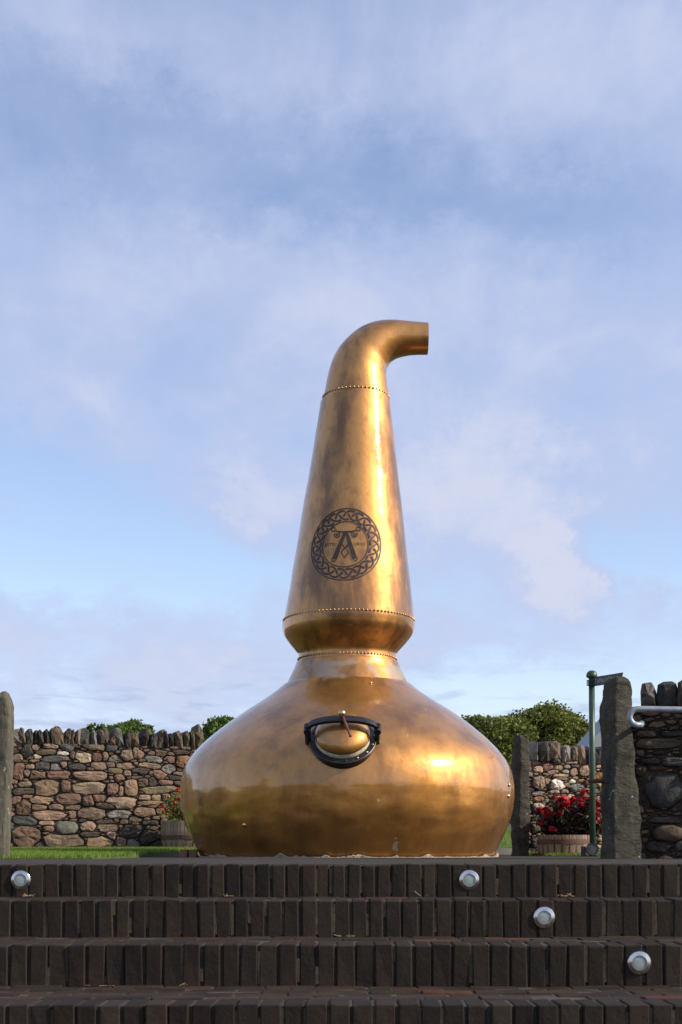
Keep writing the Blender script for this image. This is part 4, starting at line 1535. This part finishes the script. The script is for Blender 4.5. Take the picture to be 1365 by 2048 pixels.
# ------------------------------------------------------------------ trees
def tree(name, base, lobes, leaf, size, nclump, per, label, seed, trunk_r=.16, trunk_h=None, cat='tree', mat=M_LEAF):
    root = empty(name, base)
    tag(root, label, cat)
    r_ = np.random.default_rng(seed)
    vol = np.array([a[3] * a[5] for a in lobes]); vol = vol / vol.sum()
    pts, centers = [], []
    for _ in range(nclump):
        a = lobes[r_.choice(len(lobes), p=vol)]
        d = r_.normal(size=3); d /= np.linalg.norm(d)
        rad = r_.uniform(.55, 1.04) ** .6
        c = np.array(a[:3]) + d * np.array(a[3:6]) * rad
        cs = r_.uniform(.6, 1.3) * size
        centers.append(c)
        q = np.clip(r_.normal(size=(per, 3)), -1.7, 1.7) * cs * np.array((.5, .5, .36))
        pts.append(c + q)
    pts = np.concatenate(pts)
    def tint(P3):
        return .40 + .12 * np.sin(P3[:, 0] * 1.7 + 1) + .22 * np.array([mnoise.noise(Vector(p) * .9) for p in P3])
    tag(leaf_mesh('crown', pts, leaf, mat, root, seed, .7, .35, .12, tint), kind='stuff')
    m = MB()
    th = trunk_h or lobes[0][2] * .8
    tp = Vector((lobes[0][0] * .4, 0, th))
    m.tube([(0, 0, -.3), (.03, 0, th * .4), tp], [trunk_r * 1.25, trunk_r, trunk_r * .65], 10)
    m.build('trunk', M_BARK, root, True)
    for a in lobes:
        m = MB(); e_ = Vector(a[:3]); s_ = Vector((0.02, 0, th * .55))
        m.tube([s_, s_.lerp(e_, .5) + Vector((0, 0, .2)), e_], [trunk_r * .55, trunk_r * .35, trunk_r * .12], 7)
        m.build('limb', M_BARK, root, True)
    return root


DT = 42.0
k_ = DT / F
def tl(x, y, w, h, dep, D=DT, bx=0, bz=0, dy=0):
    p = px(x, y, D)
    return (p.x - bx, dy, p.z - bz, w * D / F, dep, h * D / F)


b1 = px(1092, 1700, DT).x
zb1 = .9
tree('broadleaf_tree', (b1, DT, zb1), [tl(1090, 1500, 66, 62, 1.5, DT, b1, zb1), tl(1092, 1450, 46, 34, 1.1, DT, b1, zb1, -.3), tl(1042, 1490, 40, 55, 1.2, DT, b1, zb1, -.2), tl(1166, 1474, 18, 22, .6, DT, b1, zb1, -.2), tl(1062, 1452, 26, 22, .7, DT, b1, zb1, .1), tl(1132, 1478, 40, 44, 1.1, DT, b1, zb1), tl(1160, 1500, 26, 42, .9, DT, b1, zb1, -.2), tl(1046, 1472, 40, 36, 1.0, DT, b1, zb1, .2), tl(1120, 1452, 32, 28, .8, DT, b1, zb1, .2)],
     .11, .27, 1500, 52, 'large dark green domed tree rising behind the wall and signpost', 21, .2, 1.2)
b2 = px(985, 1700, DT - 3).x
tree('broadleaf_tree', (b2, DT - 3, zb1 - .1), [tl(985, 1500, 52, 60, 1.3, DT - 3, b2, zb1 - .1), tl(962, 1466, 34, 28, .8, DT - 3, b2, zb1 - .1), tl(1026, 1474, 36, 32, .9, DT - 3, b2, zb1 - .1), tl(990, 1468, 36, 26, .9, DT - 3, b2, zb1 - .1), tl(1005, 1470, 36, 32, .9, DT - 3, b2, zb1 - .1), tl(1010, 1560, 45, 60, 1.2, DT - 3, b2, zb1 - .1), tl(944, 1474, 24, 34, .7, DT - 3, b2, zb1 - .1), tl(1008, 1625, 40, 36, 1.0, DT - 3, b2, zb1 - .1)],
     .105, .25, 1350, 52, 'rounded olive green tree whose crown meets the still’s right shoulder', 22, .16, 1.0)
DT2 = 24.0
b3 = px(254, 1700, DT2).x
tree('shrub', (b3, DT2, .1), [tl(252, 1475, 32, 24, .45, DT2, b3, .1), tl(238, 1461, 18, 10, .3, DT2, b3, .1), tl(268, 1457, 18, 12, .3, DT2, b3, .1), tl(200, 1468, 12, 14, .25, DT2, b3, .1), tl(182, 1462, 5, 10, .12, DT2, b3, .1), tl(296, 1463, 6, 10, .12, DT2, b3, .1)],
     .085, .10, 170, 26, 'bright green shrub showing over the top of the left stone wall', 23, .03, 1.2, 'shrub', M_LEAF2)
b4 = px(445, 1700, DT2 + 6).x
tree('shrub', (b4, DT2 + 6, .1), [tl(450, 1480, 36, 40, .8, DT2 + 6, b4, .1), tl(438, 1458, 22, 18, .5, DT2 + 6, b4, .1), tl(460, 1456, 16, 12, .5, DT2 + 6, b4, .1), tl(425, 1472, 14, 16, .4, DT2 + 6, b4, .1)],
     .10, .16, 220, 30, 'dark green shrub between the wall end and the still', 24, .06, 1.4, 'shrub', M_LEAF2)

# ------------------------------------------------------------------ far gabled house
DHs = 34.0
eL, ap = px(1186, 1490, DHs), px(1246, 1422, DHs)
hb = empty('gabled_house', (ap.x, DHs, 1.2))
tag(hb, 'pale grey gabled house just showing between the trees and the tall gatepost', 'house')
hwid = ap.x - eL.x
ze, za = eL.z - 1.2, ap.z - 1.2
V = [(-hwid, 0, -.4), (hwid, 0, -.4), (hwid, 0, ze), (0, 0, za), (-hwid, 0, ze)]
V += [(a, 2.6, c) for a, b_, c in V]
mesh_obj('walls', V, [(0, 1, 2, 3, 4), (9, 8, 7, 6, 5), (1, 6, 7, 2), (5, 0, 4, 9)], M_HOUSE, hb)
for s in (-1, 1):
    d = Vector((s * hwid, 0, ze - za)); d.normalize()
    e_ = Vector((s * hwid, 0, ze)) + d * .12
    nn = Vector((s * (za - ze), 0, hwid)).normalized() * .10
    q = [Vector((0, -.05, za)), e_ + Vector((0, -.05, 0)), e_ + Vector((0, 2.7, 0)), Vector((0, 2.7, za))]
    mesh_obj('roof_slope', [p + nn * .02 for p in q] + [p + nn for p in q], [(0, 1, 2, 3), (7, 6, 5, 4), (0, 4, 5, 1), (1, 5, 6, 2), (2, 6, 7, 3), (3, 7, 4, 0)], M_HOUSE, hb)

# ------------------------------------------------------------------ litter on the treads and edging bricks by the still
mb = MB()
rl_ = random.Random(12)
def straw(x, y, z, n_, sx_):
    for _ in range(n_):
        a = Vector((x + rl_.gauss(0, sx_), y + rl_.uniform(-.02, .0), z + .003))
        d = Vector((rl_.uniform(-1, 1), rl_.uniform(-.6, .3), rl_.uniform(0, .25))).normalized() * rl_.uniform(.012, .04)
        mb.tube([a, a + d], .0016, 4)
for (x, row, n_, s_) in ((60, 0, 12, .012), (455, 0, 8, .008), (1130, 0, 14, .018), (840, 0, 2, .02), (690, 1, 6, .02), (200, 2, 4, .03), (370, 2, 3, .02)):
    yb_ = FR[row]
    straw((x - CX) * yb_ / F, yb_ - .008, ZT[row + 1], n_, s_)
tag(mb.build('dry_litter', M_STRAW), 'scattered dry straw lying along the step risers', 'litter', kind='stuff')

eb = chamfer_box_mesh('edging_brick', .085, .20, .085, .006, 77, .003)
for q, (x, lab) in enumerate(((366, 'outer pinkish edging brick at the left foot of the still'), (384, 'inner pinkish edging brick touching the left foot of the still'))):
    p = px(x + 3, 1705, 13.6)
    o = link('edging_brick', eb, None, (p.x, 13.6, .034))
    o.rotation_euler = (0, 0, rng.uniform(-.1, .1)); o.color = (8.0, 6.2, 5.6, 1)
    tag(o, lab, 'brick', 'loose edging bricks')
